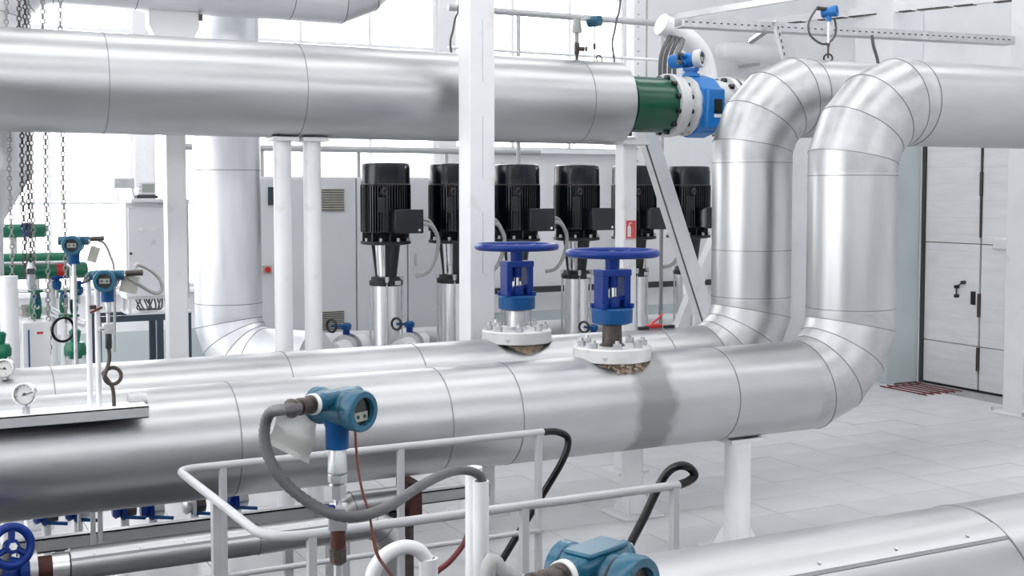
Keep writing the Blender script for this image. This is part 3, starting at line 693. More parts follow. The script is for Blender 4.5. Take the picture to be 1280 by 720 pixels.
# ------------------------------------------------------------------ vertical pumps
def make_pump():
    t = thing('vertical_pump', '', 'pump', (0, 0, 0), 'vertical pumps with black motors in a row')
    MB().bx(-.24, .24, -.24, .24, .0, .22).build('plinth', M_WHITE, t, bevel=.01)
    bs = MB(); bs.bx(-.2, .2, -.2, .2, .22, .30); bs.cyl((-.28, 0, .42), (.28, 0, .42), .11, n=24); bs.lathe((0, 0, .3), (0, 0, 1), [(0, .16), (.2, .16), (.25, .145)], 28)
    bs.build('base', M_BLACK2, t)
    MB().lathe((0, 0, .55), (0, 0, 1), [(0, .131), (.91, .131)], 40).build('stage_sleeve', M_STAIN, t)
    for k in range(4):
        a = PI/4+k*PI/2+.47; MB().cyl((.158*math.cos(a), .158*math.sin(a), .30), (.158*math.cos(a), .158*math.sin(a), 1.50), .011, n=8).build('tie_rod', M_STEEL, t)
    MB().lathe((0, 0, 1.462), (0, 0, 1), [(0, .16), (.005, .168), (.05, .17), (.06, .15), (.085, .13)], 32).build('pump_head', M_BLACK2, t)
    for k in range(4):
        a = PI/4+k*PI/2+.47; MB().cyl((.155*math.cos(a), .155*math.sin(a), 1.50), (.155*math.cos(a), .155*math.sin(a), 1.555), .022, n=6).build('head_nut', M_STEEL, t)
    # motor stool: two black ribs with polished guards between
    st = MB()
    for a0 in (-1.15, PI-1.15):
        for za, zb, ra, rb in ((1.545, 1.88, .105, .145),):
            n = 10; i0 = len(st.v)
            for z, r in ((za, ra), (zb, rb)):
                for k in range(n+1):
                    a = a0-.85+1.7*k/n; st.v.append(Vector((r*math.cos(a), r*math.sin(a), z)))
                for k in range(n, -1, -1):
                    a = a0-.85+1.7*k/n; st.v.append(Vector(((r-.03)*math.cos(a), (r-.03)*math.sin(a), z)))
            st.bridge(i0, i0+2*(n+1), 2*(n+1)); st.f.append(tuple(range(i0, i0+2*n+2))); st.f.append(tuple(range(i0+2*n+2, i0+4*n+4)))
    st.build('motor_stool', M_BLACK2, t)
    MB().lathe((0, 0, 1.55), (0, 0, 1), [(0, .093), (.33, .118)], 28, False).build('coupling_guard', M_CHROME, t)
    MB().lathe((0, 0, 1.87), (0, 0, 1), [(0, .20), (.008, .25), (.035, .252), (.045, .2)], 36).build('motor_flange', M_BLACK2, t)
    for k in range(8):
        a = k*PI/4+.2; MB().cyl((.225*math.cos(a), .225*math.sin(a), 1.905), (.225*math.cos(a), .225*math.sin(a), 1.94), .018, n=6).build('flange_bolt', M_STEEL, t)
    be = MB().lathe((0, 0, 1.912), (0, 0, 1), [(0, .165), (.06, .19), (.085, .235), (.10, .235)], 32)
    for k in range(8):
        a = k*PI/4+.6; d = Vector((math.cos(a), math.sin(a), 0)); be.prism([(.17, 1.91), (.235, 1.91), (.235, 2.0), (.20, 2.0)], d.cross(Vector((0, 0, 1)))*-.008, d, (0, 0, 1), d.cross(Vector((0, 0, 1)))*.016)
    be.build('end_bell', M_BLACK2, t)
    # finned stator
    fi = MB(); n = 56; rs = []
    prof = []
    for k in range(n):
        for da, r in ((-.28, .212), (-.2, .252), (.2, .252), (.28, .212)):
            prof.append((2*PI*(k+da)/n, r))
    m_ = len(prof)
    for z in (2.0, 2.465):
        rs.append(len(fi.v)); fi.v += [Vector((r*math.cos(a), r*math.sin(a), z)) for a, r in prof]
    fi.bridge(rs[0], rs[1], m_); fi.f.append(tuple(range(m_))); fi.f.append(tuple(range(m_, 2*m_)))
    fi.build('motor_body', M_BLACK, t, smooth=False)
    MB().lathe((0, 0, 2.45), (0, 0, 1), [(0, .238), (.012, .238), (.013, .245), (.19, .243), (.225, .235), (.235, .215), (.236, .12)], 48).build('fan_cover', M_BLACK, t)
    MB().lathe((0, 0, 2.463), (0, 0, 1), [(0, .244), (.004, .2475), (.012, .2475), (.016, .244)], 48, False).build('cover_band', M_DARKST, t)
    for a in (-1.05, .5, 2.1): MB().cyl((.24*math.cos(a), .24*math.sin(a), 2.64), (.252*math.cos(a), .252*math.sin(a), 2.64), .011, n=8).build('cover_screw', M_CHROME, t)
    # terminal box
    tb = MB().box((.08, -.335, 2.11), (.28, .16, .23)).build('terminal_box', M_BLACK, t, bevel=.014)
    MB().box((.08, -.425, 2.11), (.292, .026, .235)).build('lid', M_BLACK, tb, bevel=.008)
    for dx, dz in ((.1, -.085),): MB().cyl((.08+dx, -.437, 2.11+dz), (.08+dx, -.443, 2.11+dz), .013, n=10).build('lid_screw', M_CHROME, tb)
    MB().box((.08, -.25, 2.11), (.2, .06, .17)).build('box_neck', M_BLACK2, t)
    MB().torus((-.11, -.258, 2.40), (.4, -.9, 0), .03, .011, 16, 8).build('eye_bolt', M_DARKST, t)
    MB().box((-.13, -.228, 2.27), (.07, .04, .15), rz=-.5).build('name_plate', M_BLACK2, t, bevel=.004)
    MB().bx(.03, .09, -.172, -.166, 1.475, 1.515).build('head_badge', M_STEEL, t, smooth=False)
    for k in range(2):
        pts = spline([(.225, -.34-.05*k, 2.13-.04*k), (.33, -.34-.04*k, 2.10-.04*k), (.425, -.33, 1.93), (.40, -.32, 1.74), (.33, -.28, 1.60), (.24, -.2, 1.56)], 7)
        MB().tube(pts, .020, 8).build('power_cable', M_LCOND, t)
    return t
YPU = 11.25
pump = make_pump()
XP = [4.34+.734*i for i in range(6)]
plabel = ['leftmost vertical pump with black motor, fully visible beside the cabinets', 'second vertical pump from left, half hidden by the white column',
          'third vertical pump from left, behind the rear blue handwheel', 'fourth vertical pump from left, between both blue handwheels',
          'fifth vertical pump from left, behind the post with the red sign', 'rightmost vertical pump, behind the diagonal brace next to the riser']
for i, x in enumerate(XP):
    if i == 0:
        pump.location = (x, YPU, 0); pump['label'] = plabel[0]; ORG[pump.name] = Vector((x, YPU, 0))
    else: dup(pump, (x, YPU, 0), plabel[i])

# pump manifolds and their isolating valves
zm = W(480, 424, Y=12.0).z
hd_ = thing('pump_header', 'white horizontal header pipe running behind the pumps', 'pipe', (6, 12.05, zm))
MB().cyl((3.0, 12.05, zm), (9.2, 12.05, zm), .10, n=32).build('pipe', M_WHITE, hd_)
for x in (3.02, 9.18): MB().sphere((x, 12.05, zm), .10, 20).build('end_cap', M_WHITE, hd_)
for x in XP: MB().cyl((x+.36, 12.05, zm), (x+.36, 12.05, .03), .04, n=14).build('stand', M_WHITE, hd_)
def small_valve(px, py, Y, label):
    q = W(px, py, Y=Y); x, z = q.x, q.z
    t = thing('isolating_valve', label, 'valve', (x, Y, z-.2), 'blue lever valves in front of the pumps')
    for s in (-.10, .08): MB().lathe((x+s*.4, Y+s*.5, z-.10), (.62, .78, 0), [(0, .09), (0, .125), (.03, .125), (.03, .09)], 28).build('flange', M_STEEL, t)
    MB().cyl((x-.22, Y-.28, z-.10), (x+.25, Y+.3, z-.10), .085, n=24).build('body', M_WHITE, t)
    MB().cyl((x, Y, z-.02), (x, Y, z+.075), .032, n=14).build('neck', M_BLUE, t)
    MB().lathe((x, Y, z+.07), (0, 0, 1), [(0, .045), (.04, .05), (.06, .03)], 16).build('gear_head', M_BLUE2, t)
    MB().tube([(x, Y, z+.10), (x-.1, Y-.06, z+.11), (x-.17, Y-.1, z+.12)], .014, 8).build('lever', M_BLUE2, t)
    MB().torus((x-.175, Y-.1, z+.12), (1, .6, 0), .055, .012, 20, 8).build('hand_knob', M_BLACK2, t)
    MB().cyl((x, Y, z-.1), (x, Y, .02), .05, n=14).build('stand', M_WHITE, t)
small_valve(433, 421, 10.5, 'blue lever valve left of the leftmost pump')
small_valve(512, 418, 10.7, 'blue lever valve between the leftmost and the second pump')
small_valve(742, 421, 10.7, 'dark blue lever valve peeking out behind the front gate valve')
# black hand bar behind the pumps
zb = W(760, 369, Y=12.7).z
bar = thing('black_rail', 'thin black horizontal rail low on the wall behind the pumps', 'rail', (8, 13.9, zb))
MB().bx(6.4, 11.4, 13.86, 13.89, zb-.04, zb+.04).build('bar', M_LINE, bar, smooth=False)
for x in (6.6, 8.2, 9.8, 11.2): MB().bx(x, x+.04, 13.88, 14.0, zb-.02, zb+.02).build('bracket', M_LINE, bar, smooth=False)

# ------------------------------------------------------------------ electric cabinets
YC = 12.55
zc1 = W(400, 221, Y=YC).z
edges = [W(px, 300, Y=YC).x for px in (300, 446, 510, 572)]
clab = ['light grey electric cabinet with vents and a red switch left of the pumps', 'narrow light grey electric cabinet behind the leftmost pump', 'light grey electric cabinet between the first two pumps']
for k in range(3):
    a, b_ = edges[k]+.004, edges[k+1]-.004
    t = thing('electric_cabinet', clab[k], 'cabinet', ((a+b_)/2, YC+.3, 0), 'electric cabinets behind the pumps')
    MB().bx(a, b_, YC+.02, YC+.62, .1, zc1).build('body', M_CAB, t, bevel=.004)
    MB().bx(a+.006, b_-.006, YC, YC+.022, .13, zc1-.02).build('door', M_CAB, t, bevel=.004)
    MB().bx(a, b_, YC+.03, YC+.6, .0, .1).build('plinth', M_LINE, t)
    if k == 0:
        for py0, py1 in ((236, 264), (388, 413)):
            v0 = W(401, py1, Y=YC); v1 = W(430, py0, Y=YC); vent = MB().bx(v0.x, v1.x, YC-.012, YC, v0.z, v1.z).build('vent', M_BEIGE, t, bevel=.003)
            for i in range(9):
                z = v0.z+(v1.z-v0.z)*(i+.5)/9; MB().bx(v0.x+.008, v1.x-.008, YC-.017, YC-.011, z-.004, z+.004).build('louvre', M_DARKST, vent, smooth=False)
        s0 = W(334, 337, Y=YC-.02); sw = MB().box((s0.x, YC-.015, s0.z), (.10, .03, .09)).build('switch', M_BEIGE, t, bevel=.006); MB().cyl((s0.x, YC-.03, s0.z), (s0.x, YC-.06, s0.z), .032).build('knob', M_RED, sw)
        s0 = W(339, 245, Y=YC-.02); MB().box((s0.x, YC-.008, s0.z), (.06, .016, .19)).build('display', M_TABLE, t)
    else:
        s0 = W(edges and 516, 325, Y=YC)
        if k == 2: MB().box((s0.x+.03, YC-.006, s0.z), (.02, .016, .14)).build('handle', M_STEEL, t, bevel=.003)

# control cabinet on a dark frame at left
YK = 12.0
k0 = W(157, 253, Y=YK); k1 = W(238, 372, Y=YK)
t = thing('control_cabinet', 'light grey control cabinet on a dark steel frame behind the square post', 'cabinet', ((k0.x+k1.x)/2, YK+.2, k1.z))
MB().bx(k0.x, k1.x, YK+.02, YK+.42, k1.z, k0.z).build('body', M_CAB, t, bevel=.006)
dr = MB().bx(k0.x+.02, k1.x-.02, YK, YK+.021, k1.z+.03, k0.z-.05).build('door', M_CAB, t, bevel=.005)
for px, py in ((163.5, 317),): s0 = W(px, py, Y=YK); MB().cyl((s0.x, YK, s0.z), (s0.x, YK-.012, s0.z), .014).build('lock', M_DARKST, dr)
for px, py in ((176, 287), (192, 286)):
    s0 = W(px, py, Y=YK); MB().cyl((s0.x, YK, s0.z), (s0.x, YK-.015, s0.z), .016).build('lamp', M_DIAL, dr)
s0 = W(192, 302, Y=YK); MB().prism([(-.03, -.025), (.03, -.025), (0, .03)], (s0.x, YK-.0005, s0.z), (1, 0, 0), (0, 0, 1), (0, -.002, 0)).build('warning_triangle', M_STEEL, dr, smooth=False)
s0 = W(165, 260, Y=YK); MB().bx(s0.x-.03, s0.x+.03, YK-.002, YK, s0.z-.01, s0.z+.01).build('badge', M_STEEL, dr, smooth=False)
MB().bx(k0.x+.05, k1.x, YK-.03, YK+.4, k0.z+.001, k0.z+.03).build('top_tray', M_CAB, t)
zf = W(180, 397, Y=YK).z
ft = thing('steel_table', 'dark blue grey steel table below the control cabinet', 'table', ((k0.x+k1.x)/2, YK+.2, 0))
xl = W(118, 397, Y=YK).x
MB().bx(xl, k1.x, YK-.03, YK+.03, zf-.03, zf+.03).build('front_rail', M_TABLE, ft, smooth=False)
MB().bx(xl, k1.x, YK+.37, YK+.43, zf-.03, zf+.03).build('rear_rail', M_TABLE, ft, smooth=False)
for x in (xl+.03, W(200, 420, Y=YK).x, k1.x-.03):
    for y in (YK, YK+.4): MB().bx(x-.03, x+.03, y-.028, y+.028, 0, zf-.03).build('leg', M_TABLE, ft, smooth=False)
MB().bx(k0.x, k1.x, YK-.03, YK+.43, zf+.031, zf+.05).build('shelf', M_CAB, ft)
for x in (k0.x+.03, k1.x-.03):
    for y in (YK+.04, YK+.4): MB().bx(x-.015, x+.015, y-.015, y+.015, zf+.05, k1.z).build('spacer', M_CAB, ft)
cb = MB()
for i in range(16):
    x = k0.x+.1+.022*i; y = YK+.02+random.uniform(0, .1)
    cb.tube(spline([(x, y, k1.z-.005), (x+random.uniform(-.05, .05), y-.06, k1.z-.09), (x+random.uniform(-.1, .1), y, zf+.07)], 5), .008, 6)
tag(cb.build('cable_tangle', M_RUBBER, loc=(k0.x+.25, YK, zf+.05)), 'tangle of dark cables hanging under the control cabinet', 'cables', kind='stuff')
# things on the control cabinet
s0 = W(184, 240, Y=YK+.1); zt = k0.z+.032
t = thing('control_unit', 'grey boxy control unit with display on top of the control cabinet', 'instrument', (s0.x, YK+.15, zt))
MB().box((s0.x, YK+.15, zt+.02), (.20, .14, .03)).build('base', M_LINE, t, bevel=.004)
MB().box((s0.x, YK+.15, zt+.10), (.17, .10, .13)).build('case', M_STEEL, t, bevel=.008)
MB().box((s0.x+.01, YK+.098, zt+.105), (.11, .006, .08)).build('display', M_LCD, t, smooth=False)
for dx in (-.068,):
    for dz in (.06, .10, .14): MB().box((s0.x+dx, YK+.098, zt+dz), (.02, .008, .02)).build('button', M_DIAL, t, smooth=False)
s0 = W(157, 229, Y=YK+.2)
t = thing('junction_box', 'small grey box on thin legs left of the control unit', 'box', (s0.x, YK+.3, k0.z))
MB().box((s0.x, YK+.3, s0.z), (.19, .1, .10), rz=-.1).build('case', M_STEEL, t, bevel=.006)
for dx in (-.08, .08): MB().cyl((s0.x+dx, YK+.3, s0.z-.05), (s0.x+dx+.03, YK+.3, k0.z), .006, n=8).build('leg', M_STEEL, t)

# ------------------------------------------------------------------ field transmitters
def transmitter(px, py, Y, label, s=1.0, az=None, gland=True, stem=None, dz=-.014, face=M_SCREEN):
    """head centred at the pixel; az = direction of the display"""
    c = W(px, py, Y=Y); az = Vector(az or (.307, -.9516, 0)).normalized(); up = Vector((0, 0, 1)); side = up.cross(az).normalized()
    t = thing('pressure_transmitter', label, 'transmitter', c-up*.12*s)
    L = lambda a, b_, z: c+(az*a+side*b_+up*z)*s
    bd = MB().lathe(L(-.065, 0, 0), az, [(0, .040*s), (.004*s, .046*s), (.115*s, .046*s), (.12*s, .044*s)], 32).build('housing', M_TEAL, t)
    MB().lathe(L(-.085, 0, 0), az, [(0, .038*s), (.005*s, .048*s), (.026*s, .048*s), (.03*s, .045*s)], 32).build('rear_cover', M_TEAL, bd)
    cv = MB().lathe(L(.048, 0, 0), az, [(0, .046*s), (.004*s, .0525*s), (.034*s, .0535*s), (.042*s, .050*s), (.042*s, .036*s), (.030*s, .034*s)], 36, caps=False).build('front_cover', M_TEAL, t)
    MB().lathe(L(.043, 0, 0), az, [(0, .0475*s), (.004*s, .0475*s)], 36, False).build('cover_seal', M_LINE, cv)
    MB().lathe(L(.050, 0, 0), az, [(0, .045*s), (.026*s, .040*s), (.026*s, .001)], 28).build('window', face, cv)
    dm = Matrix((side, az, up)).transposed()
    MB().box(L(.0775, 0, dz), (.048*s, .003*s, .024*s), mat=dm).build('display', M_LCD if face is M_SCREEN else M_DIAL, cv, smooth=False)
    for dx in (-.012, .012): MB().cyl(L(.078, dx, dz), L(.081, dx, dz), .005*s, n=10).build('button', M_BLACK2, cv)
    MB().lathe(L(-.005, 0, -.105), up, [(0, .030*s), (.055*s, .031*s), (.075*s, .038*s)], 24).build('neck', M_BLUE2, t)
    # cast shoulder with conduit entries, flat top with lock lug
    MB().box(L(-.005, 0, .030), (.135*s, .062*s, .034*s), mat=dm).build('shoulder', M_TEAL, t, bevel=.012*s)
    for sg_ in (-1, 1): MB().cyl(L(-.005, sg_*.03, .022), L(-.005, sg_*.080, .022), .024*s, n=20).build('conduit_entry', M_TEAL, t)
    MB().cyl(L(-.005, .080, .022), L(-.005, .088, .022), .021*s, n=6).build('blind_plug', M_STEEL, t)
    if gland:
        MB().cyl(L(-.005, -.080, .022), L(-.005, -.092, .022), .027*s, n=24).build('gland_washer', M_DIAL, t)
        MB().lathe(L(-.005, -.092, .022), -side, [(0, .024*s), (.006*s, .024*s), (.008*s, .019*s), (.028*s, .019*s), (.030*s, .022*s), (.042*s, .022*s), (.044*s, .017*s), (.062*s, .017*s), (.064*s, .024*s), (.072*s, .024*s), (.074*s, .015*s), (.085*s, .015*s)], 20).build('cable_gland', M_DARKST, t)
    return t, c, L
# 1: on the foreground pipe
tr1, c1, L1 = transmitter(423, 510, YG, 'blue transmitter with dark gland standing in front of the rail, display facing right', .94, az=(.46, -.89, 0))
zp = ZP+R_
def stem_part(t, c, prof, mat, name, n=24):
    MB().lathe(Vector((c.x, c.y, 0)), (0, 0, 1), prof, n).build(name, mat, t)
def zz(py, Y=YG, px=420): return W(px, py, Y=Y).z
cs = Vector((L1(-.005, 0, 0).x, L1(-.005, 0, 0).y, 0))
stem_part(tr1, cs, [(zz(592), .021), (zz(590), .024), (zz(560), .022), (zz(556), .018)], M_STEEL, 'coupling_sleeve')
stem_part(tr1, cs, [(zz(604), .019), (zz(603), .024), (zz(594), .024), (zz(592), .018)], M_STEEL, 'union_nut', 6)
stem_part(tr1, cs, [(zz(624), .016), (zz(622), .021), (zz(607), .021), (zz(604), .014)], M_STEEL, 'union_nut', 6)
stem_part(tr1, cs, [(zz(634), .010), (zz(622), .010)], M_STAIN, 'nipple')
vb = MB().box((cs.x, cs.y, (zz(662)+zz(632))/2), (.045, .05, zz(632)-zz(662)), rz=-.4).build('valve_block', M_STEEL, tr1, bevel=.004)
MB().tube([(cs.x-.02, cs.y-.03, zz(630)), (cs.x-.045, cs.y-.04, zz(627)), (cs.x-.07, cs.y-.05, zz(626))], .006, 8).build('lever', M_BLUE, vb)
stem_part(tr1, cs, [(zz(685), .018), (zz(683), .019), (zz(664), .018), (zz(662), .014)], M_RUST, 'pipe_socket')
stem_part(tr1, cs, [(zz(706), .014), (zz(703), .021), (zz(686), .022), (zz(684), .016)], M_DARKST, 'pipe_union', 8)
stem_part(tr1, cs, [(zp-.01, .011), (zz(704), .012)], M_STEEL, 'riser_nipple')
# tag bag hanging from its gland
bgm = MB(); nu, nv = 8, 8
g0 = W(352, 506, Y=YG+.03); pts = [(348, 512), (396, 520), (391, 581), (337, 556)]
cor = [W(px, py, Y=YG+.045) for px, py in ((350, 505), (396, 522), (388, 581), (338, 556))]
for side_ in (0, .004):
    for i in range(nu+1):
        for j in range(nv+1):
            a, b_ = i/nu, j/nv
            p = cor[0].lerp(cor[1], a).lerp(cor[3].lerp(cor[2], a), b_); p = p+Vector((0, .012*math.sin(5*a+2*b_)+.008*math.sin(9*b_)+side_, 0)); bgm.v.append(p)
N_ = (nu+1)*(nv+1)
for k in (0, 1):
    for i in range(nu):
        for j in range(nv):
            q = k*N_+i*(nv+1)+j; bgm.f.append((q, q+1, q+nv+2, q+nv+1))
for i in range(nu):
    for j in (0, nv):
        q = i*(nv+1)+j; bgm.f.append((q, q+nv+1, q+nv+1+N_, q+N_))
for j in range(nv):
    for i in (0, nu):
        q = i*(nv+1)+j; bgm.f.append((q, q+1, q+1+N_, q+N_))
tag(bgm.build('plastic_bag', M_BAG, loc=cor[0]), 'cloudy plastic document bag hanging below the cable gland in front', 'bag')
# its conduit to the white standpipe
ga = L1(-.005, -.175, .022)
YS = 3.2
pth = [ga+Vector((.03, 0, .0)), ga, W(336, 518, Y=YG+.02), W(331, 552, Y=YG+.03), W(347, 592, Y=YG+.0), W(385, 627, Y=YG-.03), W(432, 646, Y=YG-.06), W(480, 636, Y=YG+.02), W(528, 606, Y=YG+.2), W(566, 589, Y=YG+.40), W(592, 590, Y=YG+.44), W(603, 602, Y=YS), W(604, 630, Y=YS)]
raw = spline(pth, 24); cdm = [raw[0]]; acc = 0.0
for p, q in zip(raw, raw[1:]):
    acc += (q-p).length
    if acc > .0055: cdm.append(q); acc = 0.0
tag(MB().tube(cdm, [.0135+.0007*(1 if k % 2 else -1) for k in range(len(cdm))], 14).build('flexible_conduit', M_RUBBER, loc=ga), 'grey flexible conduit sweeping from the front transmitter to the white standpipe', 'cable')
sx = W(601, 660, Y=YS).x
spn = thing('standpipe', 'white standpipe receiving the grey conduit in front of the rail', 'pipe', (sx, YS, 0))
ztop = W(601, 601, Y=YS).z
MB().hollow((sx, YS, 0), (0, 0, 1), .019, .0245, ztop, 28).build('tube', M_WHITE, spn)
MB().cyl((sx+.012, YS+.075, 0), (sx+.012, YS+.075, ztop+.025), .026, n=24).build('second_tube', M_WHITE, spn)
# white gooseneck
gn = [W(462, 740, Y=YS), W(468, 712, Y=YS), W(482, 694, Y=YS), W(503, 684, Y=YS), W(522, 687, Y=YS), W(534, 700, Y=YS)]
gk = thing('gooseneck_pipe', 'white bent gooseneck pipe at the bottom edge left of the standpipe', 'pipe', W(536, 760, Z=0))
gk.location = (gn[-1].x, YS, 0); ORG[gk.name] = Vector(gk.location)
gnp = [Vector((gn[0].x-.03, YS, 0)), Vector((gn[0].x-.03, YS, gn[0].z-.15))]+gn
MB().tube(spline(gnp, 8), .021, 16).build('bend', M_LCOND if False else M_WHITE, gk)
MB().hollow((gn[-1].x+.004, YS, 0), (0, 0, 1), .02, .028, W(538, 697, Y=YS).z, 24).build('tube', M_WHITE, gk)
# wire from transmitter
w_ = [W(444, 534, Y=YG-.03), W(446, 570, Y=YG), W(452, 610, Y=YG), W(461, 640, Y=YG), W(466, 668, Y=YG), W(472, 694, Y=YG), W(484, 712, Y=YG+.05), W(500, 735, Y=YG+.1)]
w_.append(Vector((w_[-1].x, YG+.1, ZP+.28)))
tag(MB().tube(spline(w_, 6), [.0032]*25+[.0045]*24, 8).build('earth_wire', M_COPPER, loc=w_[-1]), 'thin red brown earth wire dangling from the front transmitter', 'wire')
# 2: bottom edge
tr2, c2_, L2 = transmitter(748, 722, YG-.35, 'blue transmitter cut by the bottom edge, light top and dark gland', 1.42, az=(.36, -.93, 0), face=M_DARKST)
MB().box(L2(-.005, .0, .050), (.15, .085, .012), mat=Matrix((L2(0, 1, 0)-L2(0, 0, 0), L2(1, 0, 0)-L2(0, 0, 0), Vector((0, 0, 1.55)))).transposed().normalized()).build('top_plate', M_TEAL, tr2, bevel=.005)
MB().cyl((c2_.x, c2_.y, c2_.z-.1), (c2_.x, c2_.y, c2_.z-.25), .03).build('nipple', M_STEEL, tr2)
MB().cyl((c2_.x, c2_.y, c2_.z-.25), (c2_.x, c2_.y, 0), .022).build('standpipe', M_WHITE, tr2)
g2 = L2(-.005, -.175, .022)
g2p = [g2+Vector((.03, .0, 0)), g2, W(630, 716, Y=g2.y), W(608, 735, Y=g2.y), Vector((W(600, 760, Y=g2.y).x, g2.y, .9)), Vector((W(600, 760, Y=g2.y).x, g2.y, 0.0))]
tag(MB().tube(spline(g2p, 8), .018, 12).build('flexible_conduit', M_LCOND, loc=g2p[-1]), 'light conduit leaving the transmitter at the bottom edge', 'cable')

# ------------------------------------------------------------------ guard rail and stair handles
ZR = 1.135; YR1, YR2 = 5.5, 4.23
xa = W(222, 590, Y=YR1).x; xb1 = W(679, 541, Y=YR1).x; xb2 = W(849, 600, Y=YR2).x
rl = thing('guard_rail', 'light grey tubular guard rail around the pit in the foreground', 'railing', ((xa+xb1)/2, YR1, 0))
rr = .0185
def fillet(p, q, s, n=6, r=.09):
    d0 = (p-q).normalized(); d1 = (s-q).normalized(); a = q+d0*r; b_ = q+d1*r
    return [a.lerp(q, t).lerp(q.lerp(b_, t), t) for t in [k/n for k in range(n+1)]]
A = Vector((xb1, YR1, ZR)); B = Vector((xa, YR1, ZR)); D = Vector((xa+.06, YR2, ZR)); E = Vector((xb2, YR2, ZR))
MB().tube([A]+fillet(A, B, D)+fillet(B, D, E, r=.16)+[E], rr, 14).build('top_rail', M_RAIL, rl)
def rpost(px, Y, w=.016): x = W(px, 640, Y=Y).x; MB().bx(x-w, x+w, Y-w, Y+w, 0, ZR).build('post', M_RAIL, rl, bevel=.003)
for px in (279, 501, 673): rpost(px, YR1)
for px in (389, 655, 843): rpost(px, YR2, .0165)
x = xa+.03; MB().bx(x-.02, x+.02, 4.885-.02, 4.885+.02, 0, ZR-.005).build('post', M_RAIL, rl, bevel=.003)
zm1 = W(500, 688, Y=YR1).z; zm2 = .55
MB().tube([(xa+.05, YR1, zm1), (xb1, YR1, zm1)], .014, 12).build('mid_rail', M_RAIL, rl)
MB().tube([(xa+.1, YR2, zm2), (xb2, YR2, zm2)], .014, 12).build('mid_rail', M_RAIL, rl)
xs_ = W(664, 664, Y=YR2+.02).x
MB().tube([W(655, 664, Y=YR2), W(673, 664, Y=YR1)], .012, 10).build('link_bar', M_RAIL, rl)
# black padded stair handles
def handle(p_list, label):
    tag(MB().tube(spline(p_list, 8), .019, 12).build('stair_handrail', M_FOAM, loc=p_list[-1]), label, 'handrail', 'black padded stair handles')
zend = .02
h1 = [A+Vector((.0, 0, 0)), W(697, 540, Y=YR1), W(710, 549, Y=YR1), W(704, 574, Y=YR1), W(676, 622, Y=YR1+.06), W(640, 680, Y=YR1+.08), W(608, 733, Y=YR1+.08)]
d = (h1[-1]-h1[-2]); h1.append(h1[-1]+d*((h1[-1].z-zend)/-d.z))
handle(h1, 'black padded stair handle starting at the rear rail end')
h2 = [E+Vector((0, 0, 0)), W(861, 601, Y=YR2), W(868, 594, Y=YR2), W(862, 585, Y=YR2), W(850, 582, Y=YR2), W(836, 589, Y=YR2+.04), W(824, 607, Y=YR2+.07), W(806, 645, Y=YR2+.08), W(790, 676, Y=YR2+.08)]
d = (h2[-1]-h2[-2]); h2.append(h2[-1]+d*((h2[-1].z-zend)/-d.z))
handle(h2, 'black padded stair handle curling round at the front rail end')
# red hose on the rail
hs = [W(587, 646, Y=YR2-.03), W(587, 660, Y=YR2-.03), W(578, 682, Y=YR2-.03), W(562, 702, Y=YR2-.03), W(545, 716, Y=YR2-.02), W(530, 735, Y=YR2)]
hs.append(Vector((hs[-1].x-.1, YR2, .0)))
ho = thing('red_hose', 'dark red flat hose hanging from the front rail', 'hose', hs[-1])
MB().tube(spline(hs, 6), .011, 10).build('hose', M_HOSE, ho)
MB().cyl(hs[0]+Vector((0, 0, .03)), hs[1], .011, n=12).build('fitting', M_STEEL, ho)

# ------------------------------------------------------------------ low pipes under the front pipe
YL = 5.95
def zl_(py, px=150, Y=YL): return W(px, py, Y=Y).z
zg = zl_(697); rg = .077
xg0 = W(87, 700, Y=YL).x; xg1 = W(455, 655, Y=YL).x
lp = thing('low_pipe', 'slim aluminium clad pipe low at the left with a rusty bare end', 'pipe', (xg0, YL, 0))
straight(lp, (xg0, YL, zg), (xg1, YL, zg), rg, [.9], M_CLAD, 40)
foot_lap(lp, (xg0, YL, zg), (xg1, YL, zg), rg, math.radians(55), 7, .03)
elbow(lp, (xg1, YL, zg-.15), .15, rg, (0, 0, 1), (1, 0, 0), M_CLADE, 3, 40)
MB().cyl((xg1+.15, YL, 0), (xg1+.15, YL, zg-.15), rg, n=40).build('cladding_section', M_CLADV, lp)
xr0 = W(44, 700, Y=YL).x
MB().cyl((xr0, YL, zg), (xg0+.01, YL, zg), .055, n=28).build('bare_pipe', M_RUST, lp)
MB().lathe((xr0-.03, YL, zg), (1, 0, 0), [(0, .06), (0, .095), (.035, .095), (.035, .06)], 36, True).build('flange', M_STEEL, lp)
MB().lathe((xg0-.08, YL, zg+.0), (1, 0, 0), [(0, .062), (.075, .062)], 28).build('tape_wrap', M_STAIN, lp)
# valve at the left end with face-on blue handwheel
vv = thing('blue_valve', 'dark blue valve with face-on handwheel at the lower left corner', 'valve', (xr0-.15, YL, 0))
MB().lathe((xr0-.33, YL, zg), (1, 0, 0), [(0, .09), (.03, .09), (.03, .06), (.10, .085), (.2, .085), (.26, .06), (.26, .09), (.298, .09)], 36).build('body', M_BLUE, vv)
MB().cyl((xr0-.18, YL, zg-.08), (xr0-.18, YL, 0), .04).build('stand', M_WHITE, vv)
hc_ = W(14, 683, Y=YL-.24); ax = Vector((.25, -.95, .2)).normalized()
MB().cyl(Vector((xr0-.18, YL-.05, zg)), hc_, .022, n=14).build('stem', M_STEEL, vv)
hw = MB().torus(hc_, ax, .085, .020, 44, 12).build('handwheel', M_BLUE, vv)
_, u_, v_ = basis(ax)
for k in range(3):
    a = k*2*PI/3+.4; dd_ = u_*math.cos(a)+v_*math.sin(a); MB().tube([hc_, hc_+dd_*.085], .015, 8).build('spoke', M_BLUE, hw)
MB().cyl(hc_-ax*.02, hc_+ax*.02, .033, n=20).build('hub', M_BLUE, hw)
MB().cyl(hc_+ax*.02, hc_+ax*.034, .017, n=6).build('nut', M_DIAL, hw)
